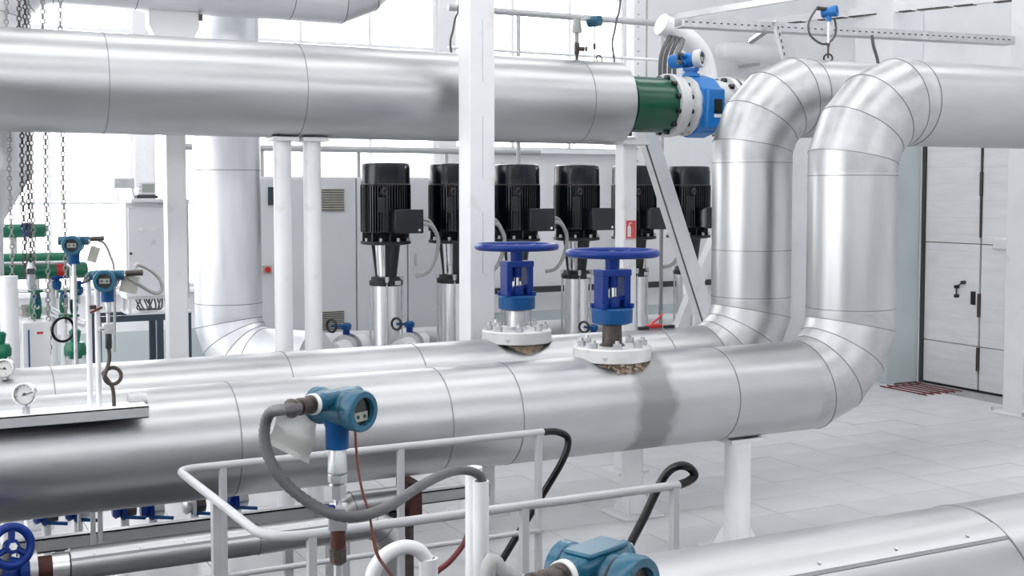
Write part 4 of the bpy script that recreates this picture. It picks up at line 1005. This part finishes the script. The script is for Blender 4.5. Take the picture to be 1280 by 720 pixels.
# rusty-flanged stub
q0 = W(448, 627, Y=6.6); q1 = W(503, 622, Y=6.6); zs = q1.z
rs_ = thing('rusty_stub_pipe', 'short clad pipe stub with dark rust red flange below the front pipe', 'pipe', (q1.x, 6.6, 0))
straight(rs_, (q0.x, 6.6, zs), (q1.x, 6.6, zs), .072, [], M_CLAD, 36)
elbow(rs_, (q0.x, 6.6, zs-.13), .13, .072, (0, 0, 1), (-1, 0, 0), M_CLADE, 3, 36)
MB().cyl((q0.x-.13, 6.6, 0), (q0.x-.13, 6.6, zs-.13), .072, n=36).build('cladding_section', M_CLADV, rs_)
MB().bx(q1.x, q1.x+.085, 6.49, 6.71, zs-.115, zs+.105).build('rust_flange', M_RUST, rs_, bevel=.008)
MB().bx(q1.x-.10, q1.x+.0, 6.56, 6.64, zs-.145, zs-.073).build('lug', M_BLACK2, rs_, bevel=.004)
MB().cyl((q1.x+.04, 6.6, 0), (q1.x+.04, 6.6, zs-.115), .03).build('stand', M_DARKST, rs_)
# long grey channel on the floor line
YCH = 6.95
xc0 = W(20, 690, Y=YCH).x; xc1 = W(613, 618, Y=YCH).x; zc_t = W(300, 643.5, Y=YCH).z; zc_b = W(300, 660, Y=YCH).z
ch = thing('steel_channel', 'long grey steel channel lying low behind the slim pipe', 'beam', ((xc0+xc1)/2, YCH, 0))
MB().bx(xc0, xc1, YCH, YCH+.008, zc_b, zc_t).build('web', M_RAIL, ch, smooth=False)
for z in (zc_b, zc_t-.008): MB().bx(xc0, xc1, YCH, YCH+.06, z, z+.008).build('flange', M_RAIL, ch, smooth=False)
x = xc0+.2
while x < xc1: MB().bx(x, x+.05, YCH+.01, YCH+.06, 0, zc_b).build('leg', M_RAIL, ch, smooth=False); x += 1.3
cl = W(592, 622, Y=YCH); ck = MB(); ck.bx(cl.x-.06, cl.x+.06, YCH-.03, YCH, cl.z-.03, cl.z-.022); ck.bx(cl.x-.06, cl.x-.05, YCH-.03, YCH, cl.z-.03, cl.z+.01); ck.bx(cl.x-.05, cl.x+.06, YCH-.012, YCH, cl.z, cl.z+.018)
ck.build('clamp', M_LINE, ch, smooth=False)
# twin flat legs on the channel
for k, px in enumerate((116, 125)):
    q = W(px, 660, Y=6.3); t_ = ('left', 'right')[k]
    tag(MB().bx(q.x-.012, q.x+.012, 6.28, 6.30, 0.0, ZP-R_+.02).build('flat_leg', M_RAIL, loc=(q.x, 6.29, 0), bevel=.002), t_+' one of two thin flat legs under the front pipe at lower left', 'leg', 'thin flat legs under the front pipe')
# small blue floor valves peeking out below the front pipe
fl = [(62, 652), (102, 648), (160, 645), (195, 645), (247, 640), (300, 633)]
flab = ['blue floor valve nearest the big blue handwheel, under the front pipe', 'blue floor valve just left of the thin flat legs', 'blue floor valve just right of the thin flat legs', 'blue floor valve halfway between the flat legs and the rail corner', 'grey floor valve left of the rail posts', 'blue floor valve right of the rail posts, below the front pipe']
for k, (px, py) in enumerate(fl):
    q = W(px, py, Y=8.1); z = max(q.z, .16)
    t = thing('floor_valve', flab[k], 'valve', (q.x, 8.1, 0), 'small blue valves below the front pipe')
    MB().cyl((q.x-.02, 8.1, 0), (q.x-.02, 8.1, z+.05), .028).build('stand', M_WHITE, t)
    MB().lathe((q.x-.10, 8.1, z+.05), (1, 0, 0), [(0, .04), (.02, .06), (.05, .05), (.06, .075), (.08, .075)], 18).build('body', M_BLUE if k != 4 else M_STEEL, t)
    MB().cyl((q.x-.02, 8.1, z+.05), (q.x+.05, 8.1, z+.05), .05, n=6).build('union_nut', M_STEEL if k % 2 else M_DARKST, t)
    MB().bar((q.x-.05, 8.06, z+.01), (q.x+.10, 8.02, z-.005), .02).build('lever', M_BLUE2, t)

# ------------------------------------------------------------------ instruments on the front pipe at left
YI = 6.10
xch = W(186, 515, Y=6.04).x; zt_ = W(90, 515, Y=6.04).z
ic = thing('instrument_channel', 'light grey steel channel along the upper left of the front pipe', 'beam', (xch-1, 6.1, zt_-.06))
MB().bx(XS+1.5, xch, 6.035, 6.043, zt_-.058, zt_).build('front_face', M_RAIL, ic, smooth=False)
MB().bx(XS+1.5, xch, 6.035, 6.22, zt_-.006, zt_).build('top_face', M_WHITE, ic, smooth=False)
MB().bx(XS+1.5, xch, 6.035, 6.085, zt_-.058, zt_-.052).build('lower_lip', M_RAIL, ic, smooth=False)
cr = thing('corrugated_stub', 'corrugated metal end lying on the front pipe beside the channel', 'cap', (xch-.06, 6.25, 1.36))
stb = W(160, 500, Y=6.22)
MB().cyl((stb.x, 6.22, 1.345), (xch+.02, 6.22, 1.345), .038, n=24).build('body', M_BEAD, cr)
for i in range(6): MB().hollow((stb.x+.004+i*.012, 6.22, 1.345), (1, 0, 0), .036, .042, .005, 24).build('rib', M_STEEL, cr)
def gauge(px, py, Y, zbase, label, ang):
    c = W(px, py, Y=Y); d = Vector((-.42, -.9, .05)).normalized()
    t = thing('pressure_gauge', label, 'gauge', (c.x, Y, zbase), 'round pressure gauges')
    cs_ = MB().lathe(c+d*-.022, d, [(0, .045), (.004, .050), (.04, .050), (.044, .054), (.05, .054), (.052, .048), (.046, .046)], 40, caps=False).build('case', M_STAIN, t)
    MB().cyl(c+d*-.02, c+d*.016, .0475, n=40).build('dial', M_DIAL, cs_)
    _, u, v = basis(d); up = Vector((0, 0, 1)); sd_ = up.cross(d).normalized()
    nd = sd_*math.cos(ang)+up*math.sin(ang)
    MB().bar(c+d*.019-nd*.012-up*.004, c+d*.019+nd*.038-up*.004, .0035, .002, up=d).build('needle', M_LINE, cs_, smooth=False)
    MB().cyl(c+d*.016, c+d*.023, .006, n=12).build('needle_hub', M_LINE, cs_)
    tk = MB()
    for k in range(11):
        a = math.radians(225-27*k); e = sd_*math.cos(a)+up*math.sin(a); tk.bar(c+d*.0165+e*.036, c+d*.0165+e*.042, .002, .001, up=d)
    tk.build('scale_marks', M_LINE, cs_, smooth=False)
    MB().cyl((c.x, Y, zbase+.03), (c.x, Y, c.z-.045), .012).build('stem', M_STAIN, t)
    MB().cyl((c.x, Y, zbase), (c.x, Y, zbase+.036), .020, n=6).build('socket_nut', M_STEEL, t)
gauge(32, 492, YI, zt_, 'round pressure gauge on the channel of the front pipe', .35)
gauge(7, 460, YB-.14, ZP+.268, 'round pressure gauge on the rear pipe, cut by the left edge', PI*.97)
# siphon with transmitter
tr3, c3_, L3 = transmitter(134, 350, YI, 'blue transmitter on a coiled siphon at left, round display', 1.02, az=(-.30, -.95, 0), gland=False, dz=0)
xs3 = L3(-.005, 0, 0).x; ys3 = L3(-.005, 0, 0).y
def zi(py): return W(134, py, Y=ys3).z
stem_part(tr3, Vector((xs3, ys3, 0)), [(zi(392), .010), (zi(390), .016), (zi(372), .017), (zi(370), .014)], M_STEEL, 'coupling_sleeve')
stem_part(tr3, Vector((xs3, ys3, 0)), [(zi(404), .009), (zi(390), .009)], M_STEEL, 'nipple')
MB().box((xs3, ys3, (zi(404)+zi(417))/2), (.045, .04, zi(404)-zi(417)), rz=-.3).build('valve_block', M_STEEL, tr3, bevel=.004)
MB().cyl((xs3-.045, ys3-.01, zi(410)), (xs3-.02, ys3-.005, zi(410)), .012, n=10).build('block_knob', M_STEEL, tr3)
stem_part(tr3, Vector((xs3, ys3, 0)), [(zi(436), .013), (zi(434), .016), (zi(419), .016), (zi(417), .012)], M_BLACK2, 'union', 8)
sl = [Vector((xs3, ys3, zi(434))), Vector((xs3+.002, ys3, zi(450)))]
cc = W(141, 470, Y=ys3); rad_ = .040
for k in range(17):
    a = PI*.95+k*2*PI/16
    sl.append(Vector((cc.x+rad_*math.cos(a), ys3+.003+.030*k/16-.014, cc.z+rad_*math.sin(a))))
sl.append(Vector((cc.x-.0, ys3+.02, cc.z-rad_-.02)))
sl.append(Vector((cc.x+.005, ys3+.01, zt_)))
MB().tube(spline(sl, 4), .0095, 10).build('siphon', M_DARKST, tr3)
gA = L3(0, .088, .022)
pt = [L3(0, .05, .03), L3(0, .11, .032), W(172, 331, Y=YI), W(190, 339, Y=YI), W(201, 352, Y=YI), W(201, 364, Y=YI), W(192, 366, Y=YI), W(176, 357, Y=YI), W(160, 348, Y=YI)]
tag(MB().tube(spline(pt, 7), .0095, 10).build('flexible_conduit', M_LCOND, loc=pt[-1]), 'light grey conduit looping right of the coiled siphon transmitter', 'cable')
MB().cyl(L3(0, .085, .03), L3(0, .165, .034), .015, n=14).build('cable_gland', M_DARKST, tr3)
bt = W(162, 355, Y=YI)
tg = MB().box(bt, (.085, .006, .085), mat=Matrix.Rotation(.22, 3, 'Y')).build('label_tag', M_BEIGE, loc=bt, bevel=.003)
tag(tg, 'beige plastic tag hanging from the conduit loop of the siphon transmitter', 'tag')
MB().tube([L3(0, .07, 0), W(148, 345, Y=YI), bt+Vector((-.03, 0, .045))], .003, 6).build('string', M_RUBBER, tg)
# second, paler transmitter further back
tr4, c4_, L4 = transmitter(92, 306, 8.0, 'pale hazy transmitter above the green header, cable curving right', 1.15, az=(-.25, -.95, 0), gland=False, dz=0)
MB().cyl((c4_.x, 8.0, c4_.z-.1), (c4_.x, 8.0, 0), .012).build('standpipe', M_STEEL, tr4)
MB().cyl(L4(0, .08, .03), L4(0, .16, .035), .015, n=12).build('cable_gland', M_DARKST, tr4)
pt = [L4(0, .10, .03), W(118, 299, Y=8.0), W(130, 304, Y=8.0), W(138, 320, Y=8.0), W(143, 345, Y=8.0), W(143, 440, Y=8.0)]
tag(MB().tube(spline(pt, 6), .009, 8).build('flexible_conduit', M_LCOND, loc=pt[-1]), 'thin cable bending down right of the pale transmitter', 'cable')
bt = W(117, 318, Y=8.0); tg = MB().box(bt, (.06, .006, .10), mat=Matrix.Rotation(.3, 3, 'Y')).build('label_tag', M_BEIGE, loc=bt, bevel=.003); tag(tg, 'grey paper tag hanging beside the pale transmitter', 'tag')
MB().tube([L4(0, .10, .02), bt+Vector((.01, 0, .045))], .003, 6).build('string', M_RUBBER, tg)
# white conduits standing on the front pipe
for k, (px, tp_) in enumerate(((110, 344), (121, 352))):
    Yp = 6.16 if k else 6.18; q = W(px, tp_, Y=Yp)
    t = thing('conduit_post', ('left', 'right')[k]+' one of two slim white conduit posts beside the coiled siphon', 'post', (q.x, Yp, zt_), 'slim white conduit posts')
    MB().cyl((q.x, Yp, zt_), (q.x, Yp, q.z), .0135, n=16).build('tube', M_WHITE, t)
    if k == 0: MB().tube(spline([(q.x, Yp, q.z-.02), (q.x+.005, Yp, q.z+.01), L3(0, -.10, .0)+Vector((-.005, 0, -.005)), L3(0, -.07, .01)], 6), .008, 8).build('bend', M_RUBBER, t)
# handle between them
q = W(119, 388, Y=6.1); hh = thing('ball_valve_handle', 'small dark red lever beside the slim white conduit posts', 'handle', q)
MB().bar(W(113, 391, Y=6.12), W(128, 384, Y=6.1), .018, .012).build('lever', M_HOSE, hh, bevel=.003)
MB().box(W(116, 384, Y=6.13), (.03, .02, .02)).build('knob', M_DARKST, hh, bevel=.003)

# ------------------------------------------------------------------ green headers, left background
def header(px_end, py, Y, r, label, band=None):
    q = W(px_end, py, Y=Y); t = thing('green_header', label, 'pipe', (q.x-.6, Y, q.z-r), 'green header pipes')
    MB().cyl((-2.0, Y, q.z), (q.x-.03, Y, q.z), r, n=28).build('pipe', M_GREEN2, t)
    MB().lathe((q.x-.03, Y, q.z), (1, 0, 0), [(0, r), (.02, r*.98), (.035, r*.8), (.04, r*.4)], 28).build('end_cap', M_GREEN2, t)
    if band:
        x0 = W(band[0], py, Y=Y-r).x; x1 = W(band[1], py, Y=Y-r).x; MB().cyl((x0, Y, q.z), (x1, Y, q.z), r+.003, n=28).build('red_band', M_RED, t)
    for x in (-1.4, q.x-.25): MB().cyl((x, Y+.02, 0), (x, Y+.02, q.z-r*.9), .03, n=14).build('stand', M_WHITE, t)
    return t, q
h1_, q1_ = header(57, 288, 10.6, .057, 'uppermost green header pipe at the left edge')
h2_, q2_ = header(86, 322, 10.15, .045, 'middle green header pipe behind the lowest one at left')
h3_, q3_ = header(108, 337, 9.75, .064, 'lowest green header pipe with a red band at left', (71, 80))
MB().tube([(-2, 9.65, q3_.z+.068), (W(86, 325, Y=9.65).x-.04, 9.65, q3_.z+.068), (W(88, 332, Y=9.65).x, 9.65, q3_.z+.03), (W(88, 332, Y=9.65).x, 9.65, q3_.z-.35)], .012, 8).build('tracing_tube', M_STAIN, h3_)
def drop(px, top, bot, Y, label, col=M_GREEN2, wide=.045):
    a = W(px, top, Y=Y); b_ = W(px, bot, Y=Y)
    t = thing('green_drop_valve', label, 'valve', (a.x, Y, b_.z), 'green drop valves below the headers')
    MB().cyl((a.x, Y, 0), (a.x, Y, a.z), .024, n=14).build('drop_pipe', M_WHITE, t)
    m_ = (a.z+b_.z)/2; h_ = a.z-b_.z
    MB().lathe((a.x, Y, b_.z), (0, 0, 1), [(0, wide*1.2), (.02, wide*1.2), (.022, wide*.7), (h_*.3, wide*.95), (h_*.6, wide*.95), (h_-.022, wide*.7), (h_-.02, wide*1.2), (h_, wide*1.2)], 20).build('body', col, t)
    MB().cyl((a.x, Y, m_), (a.x, Y-.13, m_), .016, n=10).build('spindle', M_STEEL, t)
    MB().bar((a.x, Y-.12, m_), (a.x-.02, Y-.13, m_+.1), .022).build('lever', M_BLUE2, t)
    return t
drop(44, 362, 402, 9.5, 'green drop valve in the middle of the left cluster')
drop(79, 362, 396, 9.5, 'left green valve of the pair below the red band', wide=.032)
drop(92, 362, 396, 9.55, 'right green valve of the pair below the red band', wide=.032)
drop(2, 408, 428, 9.2, 'green valve at the left edge above the rear gauge')
def bulb(px, py, Y, r, label):
    c = W(px, py, Y=Y); t = thing('green_strainer', label, 'strainer', (c.x, Y, 0), 'green bulb strainers')
    MB().lathe((c.x, Y, c.z-r*.8), (0, 0, 1), [(0, r*.35), (.01, r*.8), (r*.5, r), (r*1.1, r), (r*1.55, r*.8), (r*1.6, r*.4), (r*2.6, r*.55), (r*2.8, r*.3)], 28).build('bowl', M_GREEN2, t)
    MB().cyl((c.x, Y, 0), (c.x, Y, c.z-r*.75), .02).build('stand', M_WHITE, t)
    for a in (-2.4, -.8): MB().cyl((c.x+r*.95*math.cos(a), Y+r*.95*math.sin(a), c.z-r*.75), (c.x+r*.95*math.cos(a), Y+r*.95*math.sin(a), c.z-r*.4), .012, n=6).build('bolt', M_STEEL, t)
bulb(94, 438, 8.7, .075, 'green bulb strainer behind the black capillary coil')
bulb(1, 440, 8.6, .068, 'green bulb strainer cut by the left edge behind the rear gauge')
# blue fittings
for k, (px, py, Y, lab) in enumerate(((32, 287, 10.45, 'blue valve clamp on the uppermost green header'), (71, 353, 9.65, 'dark blue fitting under the red banded header'), (98, 360, 9.6, 'blue fitting at the end of the lowest green header'), (3, 354, 9.6, 'dark blue fitting under the headers at the left edge'))):
    q = W(px, py, Y=Y); t = thing('blue_fitting', lab, 'fitting', (q.x, Y, q.z-.06), 'blue fittings on the green headers')
    MB().lathe((q.x, Y, q.z-.055), (0, 0, 1), [(0, .02), (.02, .035), (.06, .035), (.07, .022), (.11, .022)], 16).build('body', M_BLUE2, t)
    MB().bar((q.x-.04, Y-.03, q.z+.03), (q.x+.06, Y-.03, q.z+.045), .018).build('lever', M_BLUE, t)
    MB().cyl((q.x, Y, q.z-.12), (q.x, Y, q.z-.05), .012, n=10).build('nipple', M_STEEL, t)
    MB().cyl((q.x, Y+.02, q.z), (q.x, Y+.14, q.z+.02), .012, n=10).build('branch', M_GREEN2, t)
# white panel and cross pipe
q0 = W(28, 404, Y=9.0); q1 = W(64, 470, Y=9.0)
pn = thing('white_panel_box', 'white instrument box with blue edge behind the hanging chains', 'box', ((q0.x+q1.x)/2, 9.1, 0))
MB().bx(q0.x, q1.x, 9.0, 9.25, .0, q0.z).build('case', M_WHITE, pn, bevel=.005)
MB().bx(q0.x+.035, q0.x+.045, 8.996, 9.0, .9, q0.z-.05).build('edge_strip', M_BLUE2, pn, smooth=False)
s0 = W(50, 416, Y=9.0); MB().bx(s0.x-.02, s0.x+.02, 8.996, 9.0, s0.z-.008, s0.z+.008).build('badge', M_RED, pn, smooth=False)
q = W(40, 398, Y=9.05); cp = thing('cross_pipe', 'light cross pipe with union nut below the green headers', 'pipe', q)
MB().cyl((q.x-.3, 9.62, q.z), (q.x+.18, 9.62, q.z), .035, n=18).build('pipe', M_WHITE, cp)
MB().cyl((q.x-.02, 9.62, q.z), (q.x+.04, 9.62, q.z), .05, n=8).build('union_nut', M_BEIGE, cp)
MB().tube([(q.x+.18, 9.62, q.z), (q.x+.27, 9.58, q.z-.06), (q.x+.42, 9.54, q.z-.11)], .03, 12).build('branch', M_STAIN, cp)
# broad white pipes left
for k, px in enumerate((12,)):
    q = W(px, 400, Y=8.9); tag(MB().cyl((q.x, 8.9, 0), (q.x, 8.9, W(px, 345, Y=8.9).z), .06, n=24).build('white_drop_pipe', M_WHITE, loc=(q.x, 8.9, 0)), 'broad white vertical pipe at the left edge under the headers', 'pipe')
# capillary with coil
cx_ = W(95, 400, Y=8.3).x
cpo = thing('capillary_tube', 'black capillary tube with one round coil at left', 'tube', (cx_, 8.3, W(95, 462, Y=8.3).z))
MB().torus(W(79, 412, Y=8.3), (.4, -.9, 0), .078, .0095, 40, 8).build('coil', M_FOAM, cpo)
MB().tube(spline([W(92, 372, Y=8.3), W(94, 400, Y=8.3), W(95, 430, Y=8.3), W(96, 462, Y=8.3)], 5), .011, 8).build('tube', M_FOAM, cpo)
MB().cyl(W(92, 345, Y=8.3), W(92, 374, Y=8.3), .022, n=12).build('head', M_STEEL, cpo)
MB().cyl(W(96, 462, Y=8.3), Vector((W(96, 462, Y=8.3).x, 8.3, 0)), .012, n=10).build('stand', M_STEEL, cpo)

# hanging chains
M_CHAIN = paint('weathered_chain', (0.30, 0.30, 0.29), 0.5, 0.4)
def chain(px, Y, py0, py1, label, hook=False, dark=False):
    a = W(px, py1, Y=Y); z0 = a.z; z1 = 7.3
    t = thing('hoist_chain', label, 'chain', (a.x, Y, z0), 'hoist chains at left')
    L_ = .034; m_ = MB(); z = z0; k = 0
    while z < 5.2:
        w = .013; d = Vector((1, .2, 0)).normalized() if k % 2 else Vector((-.2, 1, 0)).normalized(); c = Vector((a.x+.004*math.sin(z*7), Y, z))
        pts = [c+d*w+Vector((0, 0, .010)), c+Vector((0, 0, .020)), c-d*w+Vector((0, 0, .010)), c-d*w-Vector((0, 0, .010)), c-Vector((0, 0, .020)), c+d*w-Vector((0, 0, .010))]
        m_.tube(pts, .0052, 5, closed=True); z += L_; k += 1
    o = m_.build('links', M_DARKST if dark else M_CHAIN, t); o['kind'] = 'stuff'
    MB().cyl((a.x, Y, 5.2), (a.x, Y, ZC-.25), .008, n=6).build('upper_run', M_STEEL, t)
    if hook:
        MB().lathe((a.x, Y, z0-.18), (0, 0, 1), [(0, .02), (.03, .03), (.12, .03), (.15, .035), (.19, .02)], 14).build('hook_block', M_STEEL, t)
        MB().box((a.x, Y-.02, z0-.05), (.05, .05, .04)).build('shackle', M_LINE, t)
chain(18, 9.11, 470, 470, 'leftmost pale hoist chain, reaching down behind the rear pipe')
chain(31, 9.1, 0, 345, 'dark hoist chain directly left of the hook block chain', dark=True)
chain(38, 9.1, 0, 330, 'hoist chain with pale hook block before the green headers', True, True)
chain(45, 9.11, 0, 460, 'hoist chain right of the hook block chain')
chain(62, 9.11, 0, 440, 'thin pale hoist chain crossing the lowest header left of the red band')
chain(83, 9.11, 0, 400, 'rightmost thin hoist chain, just right of the red band')

# ------------------------------------------------------------------ upper background
zr_ = W(720, 21.5, Y=11.75).z
ur = thing('gantry_rail', 'light grey upper handrail before the windows above the high pipe', 'railing', (6, 11.75, 0))
xu1 = W(832, 32, Y=11.75).x
MB().cyl((W(560, 8, Y=11.75).x, 11.75, zr_), (xu1, 11.75, zr_), .036, n=16).build('top_rail', M_RAIL, ur)
MB().cyl((W(560, 8, Y=11.75).x, 11.75, zr_-.42), (xu1, 11.75, zr_-.42), .018, n=12).build('mid_rail', M_FRAME, ur)
for px in (648,): x = W(px, 50, Y=11.75).x; MB().cyl((x, 11.75, 0), (x, 11.75, zr_), .022, n=12).build('post', M_RAIL, ur)
MB().cyl((xu1-.04, 11.75, 0), (xu1-.04, 11.75, zr_), .022, n=12).build('post', M_RAIL, ur)
# thin service pipe behind the pumps
zq = W(450, 187, Y=12.75).z
svp = thing('service_pipe', 'thin light service pipe just below the high pipe above the cabinets', 'pipe', (4.7, 12.75, zc1))
MB().cyl((2.6, 12.75, zq), (6.9, 12.75, zq), .035, n=16).build('pipe', M_RAIL, svp)
for x in (edges[0]+.3, edges[1]+.1, edges[3]-.05): MB().bx(x-.02, x+.02, 12.74, 12.76, zc1, zq-.03).build('bracket', M_RAIL, svp, smooth=False)
# sensors on the high pipe
zut = ZU+RU
q = W(721, 75, Y=YU)
t = thing('level_switch', 'grey head sensor with dark side valve standing on the high pipe', 'sensor', (q.x, YU, zut))
def zu(py): return W(721, py, Y=YU).z
MB().cyl((q.x, YU, zut-.01), (q.x, YU, zu(52)), .014, n=10).build('stem', M_DARKST, t)
MB().lathe((q.x, YU, zu(68)), (0, 0, 1), [(0, .016), (.01, .022), (.09, .022), (.10, .016)], 12).build('valve_body', M_DARKST, t)
MB().cyl((q.x, YU, zu(61)), (q.x+.06, YU-.02, zu(61)), .02, n=10).build('valve_side', M_DARKST, t); MB().box((q.x+.075, YU-.025, zu(61)), (.012, .02, .04)).build('wing_nut', M_DARKST, t)
MB().cyl((q.x, YU, zu(54)), (q.x, YU, zu(40)), .018, n=12).build('neck', M_LCOND, t)
MB().lathe((q.x, YU, zu(41)), (0, 0, 1), [(0, .04), (.02, .042), (.09, .032), (.115, .032)], 6).build('head', M_LCOND, t)
MB().tube([(q.x+.02, YU, zu(25)), (q.x+.08, YU, zu(23)), W(738, 23, Y=YU)], .008, 8).build('jumper', M_STEEL, t)
q = W(743, 75, Y=YU)
t = thing('temperature_sensor', 'pale blue headed temperature sensor on a thin stem on the high pipe', 'sensor', (q.x, YU, zut))
MB().cyl((q.x, YU, zut-.01), (q.x, YU, zu(28)), .007, n=8).build('stem', M_STEEL, t)
MB().cyl((q.x, YU, zu(60)), (q.x, YU, zu(53)), .013, n=10).build('collar', M_DARKST, t)
MB().cyl((q.x-.02, YU+.05, zu(25)), (q.x+.02, YU-.05, zu(25)), .045, n=20).build('head', M_TEAL, t)
MB().torus((q.x+.03, YU-.03, zut+.012), (.3, -.9, .2), .035, .006, 20, 6).build('wire_loop', M_DARKST, t)
for k, (px, lab) in enumerate(((768, 'thin grey cable hanging right of the temperature sensor'), (566, 'thin grey cable hanging left of the white column'))):
    a_ = W(px+2, 28, Y=9.3); b2 = W(px, 78, Y=9.3)
    tag(MB().tube(spline([Vector((a_.x+.1, a_.y, ZC-.26)), a_+Vector((.06, 0, .5)), a_, a_.lerp(b2, .5)+Vector((-.03, 0, 0)), b2, b2+Vector((.02, 0, -.3))], 6), .010, 8).build('hanging_cable', M_RUBBER, loc=b2), lab, 'cable')

# cable tray with struts at upper right
ta = W(848, 32, Y=9.45); tb_ = W(1262, 48, Y=9.0)
ta.z = tb_.z = (ta.z+tb_.z)/2
dt = (tb_-ta).normalized(); nt_ = Vector((-dt.y, dt.x, 0))
ct = thing('cable_tray', 'perforated galvanised cable tray running to the right hand column', 'cable tray', (ta+tb_)/2)
MB().bar(ta-nt_*.08, tb_-nt_*.08, .004, .085).build('side_wall', M_STEEL, ct, smooth=False)
MB().bar(ta+nt_*.08, tb_+nt_*.08, .004, .085).build('side_wall', M_STEEL, ct, smooth=False)
MB().bar(ta-Vector((0, 0, .042)), tb_-Vector((0, 0, .042)), .16, .004).build('bottom', M_STEEL, ct, smooth=False)
sl_ = MB(); Lt = (tb_-ta).length; k = .04
while k < Lt-.04:
    p = ta+dt*k-nt_*.0825; sl_.bar(p-dt*.014, p+dt*.014, .002, .012); k += .075
o = sl_.build('slot_row', M_LINE, ct, smooth=False); o['kind'] = 'stuff'
def strut(p, q, label):
    t = thing('strut_channel', label, 'strut', q, 'galvanised strut channels')
    MB().bar(p, q, .045, .045, up=(0, 1, 0)).build('channel', M_STEEL, t, smooth=False)
    d = (q-p); n = int(d.length/.06); m_ = MB()
    for i in range(1, n): c = p+d*(i/n)+Vector((0, -.0235, 0)); m_.box(c, (.014, .002, .03))
    m_.build('slot_row', M_LINE, t, smooth=False)['kind'] = 'stuff'
strut(W(969, 27, Y=9.15), W(986, 100, Y=9.15), 'upright galvanised strut below the cable tray behind the rear riser')
strut(W(972, 28, Y=9.2), W(938, 52, Y=9.9), 'short slanting galvanised strut left of the upright strut')
# overhead white beams
def beam(p, q, r, label, edge=False):
    t = thing('overhead_beam', label, 'beam', p)
    MB().bar(p, q, r, r*1.1).build('flange', M_WHITE, t, bevel=.004)
    if edge:
        d = q-p; n = 16
        for i in range(n):
            if i % 5 == 4: continue
            a = p+d*(i/n)-Vector((0, 0, r*.55)); b = p+d*((i+(.97 if i % 2 else .7))/n)-Vector((0, 0, r*.55)); MB().bar(a, b, r*1.05, .014).build('chipped_edge', M_DARKST, t, smooth=False)
p_ = W(838, 22, Y=13.6); q_ = W(1010, -6, Y=10.5); beam(p_, p_+(q_-p_)*1.2, .07, 'thin white overhead beam slanting to the picture top above the cable tray')
p_ = W(935, 30, Y=13.6); q_ = W(1262, -4, Y=9.6); beam(p_, p_+(q_-p_)*1.02, .085, 'white overhead beam with dark chipped lower edge at upper right', True)
# white wall pipe
a_ = W(905, 64, Y=13.6); b2 = W(1075, 58, Y=13.6)
wp = thing('wall_pipe', 'thick white pipe high on the rear wall behind the risers', 'pipe', (a_+b2)/2)
MB().cyl((a_.x, 13.6, a_.z), (X1, 13.6, a_.z), .13, n=28).build('pipe', M_WHITE, wp)
MB().sphere((a_.x, 13.6, a_.z), .13, 20).build('end_cap', M_WHITE, wp)
for x in (a_.x+.6, a_.x+2.0): MB().bx(x-.03, x+.03, 13.6, 14.0, a_.z-.17, a_.z-.13).build('bracket', M_STEEL, wp)
# transmitter on the rear top run with loop
zbt = ZBT+R_
qb = W(1035, 78, Y=YB)
t = thing('pressure_transmitter', 'small blue transmitter with cable loop standing on the rear pipe at upper right', 'transmitter', (qb.x, YB, zbt))
def zt2(py): return W(1037, py, Y=YB).z
MB().torus((qb.x, YB, zbt+.02), (-.69, -.77, 0), .033, .008, 20, 8).build('siphon_ring', M_DARKST, t)
MB().cyl((qb.x, YB, zt2(73)), (qb.x, YB, zt2(55)), .008, n=8).build('stem', M_DARKST, t)
MB().cyl((qb.x, YB, zt2(58)), (qb.x, YB, zt2(54)), .014, n=8).build('nut', M_DARKST, t)
MB().cyl((qb.x, YB, zt2(55)), (qb.x, YB, zt2(22)), .011, n=10).build('valve_stem', M_STEEL, t)
cc = Vector((qb.x+.005, YB, zt2(15)))
d_ = Vector((.55, -.83, .1)).normalized()
hd = MB().lathe(cc-d_*.06, d_, [(0, .035), (.01, .042), (.09, .042), (.10, .047), (.125, .047), (.125, .035), (.11, .03)], 20).build('housing', M_SKYBLUE, t)
MB().cyl(cc+d_*.03, cc+d_*.052, .032, n=16).build('window', M_SCREEN, hd)
MB().cyl((qb.x, YB, zt2(27)), (qb.x, YB, zt2(18)), .022, n=12).build('neck', M_SKYBLUE, t)
MB().cyl(cc+Vector((-.02, 0, .02)), cc+Vector((-.11, .02, .025)), .016, n=10).build('cable_gland', M_DARKST, t)
lp_ = [cc+Vector((-.10, .02, .025)), W(1019, 13, Y=YB+.02), W(1011, 28, Y=YB+.02), W(1013, 44, Y=YB+.02), W(1028, 55, Y=YB+.02), W(1040, 50, Y=YB+.02), W(1045, 38, Y=YB+.02), W(1043, 22, Y=YB+.02)]
MB().tube(spline(lp_, 7), .009, 8).build('cable_loop', M_RUBBER, t)
a_ = W(1090, 44, Y=9.1); b2 = W(1098, 82, Y=9.1)
tag(MB().tube(spline([a_, W(1092, 58, Y=9.1), b2, b2+Vector((.03, 0, -.4))], 6), .016, 8).build('hanging_cable', M_RUBBER, loc=b2), 'grey cable dropping from the cable tray behind the pipes', 'cable')
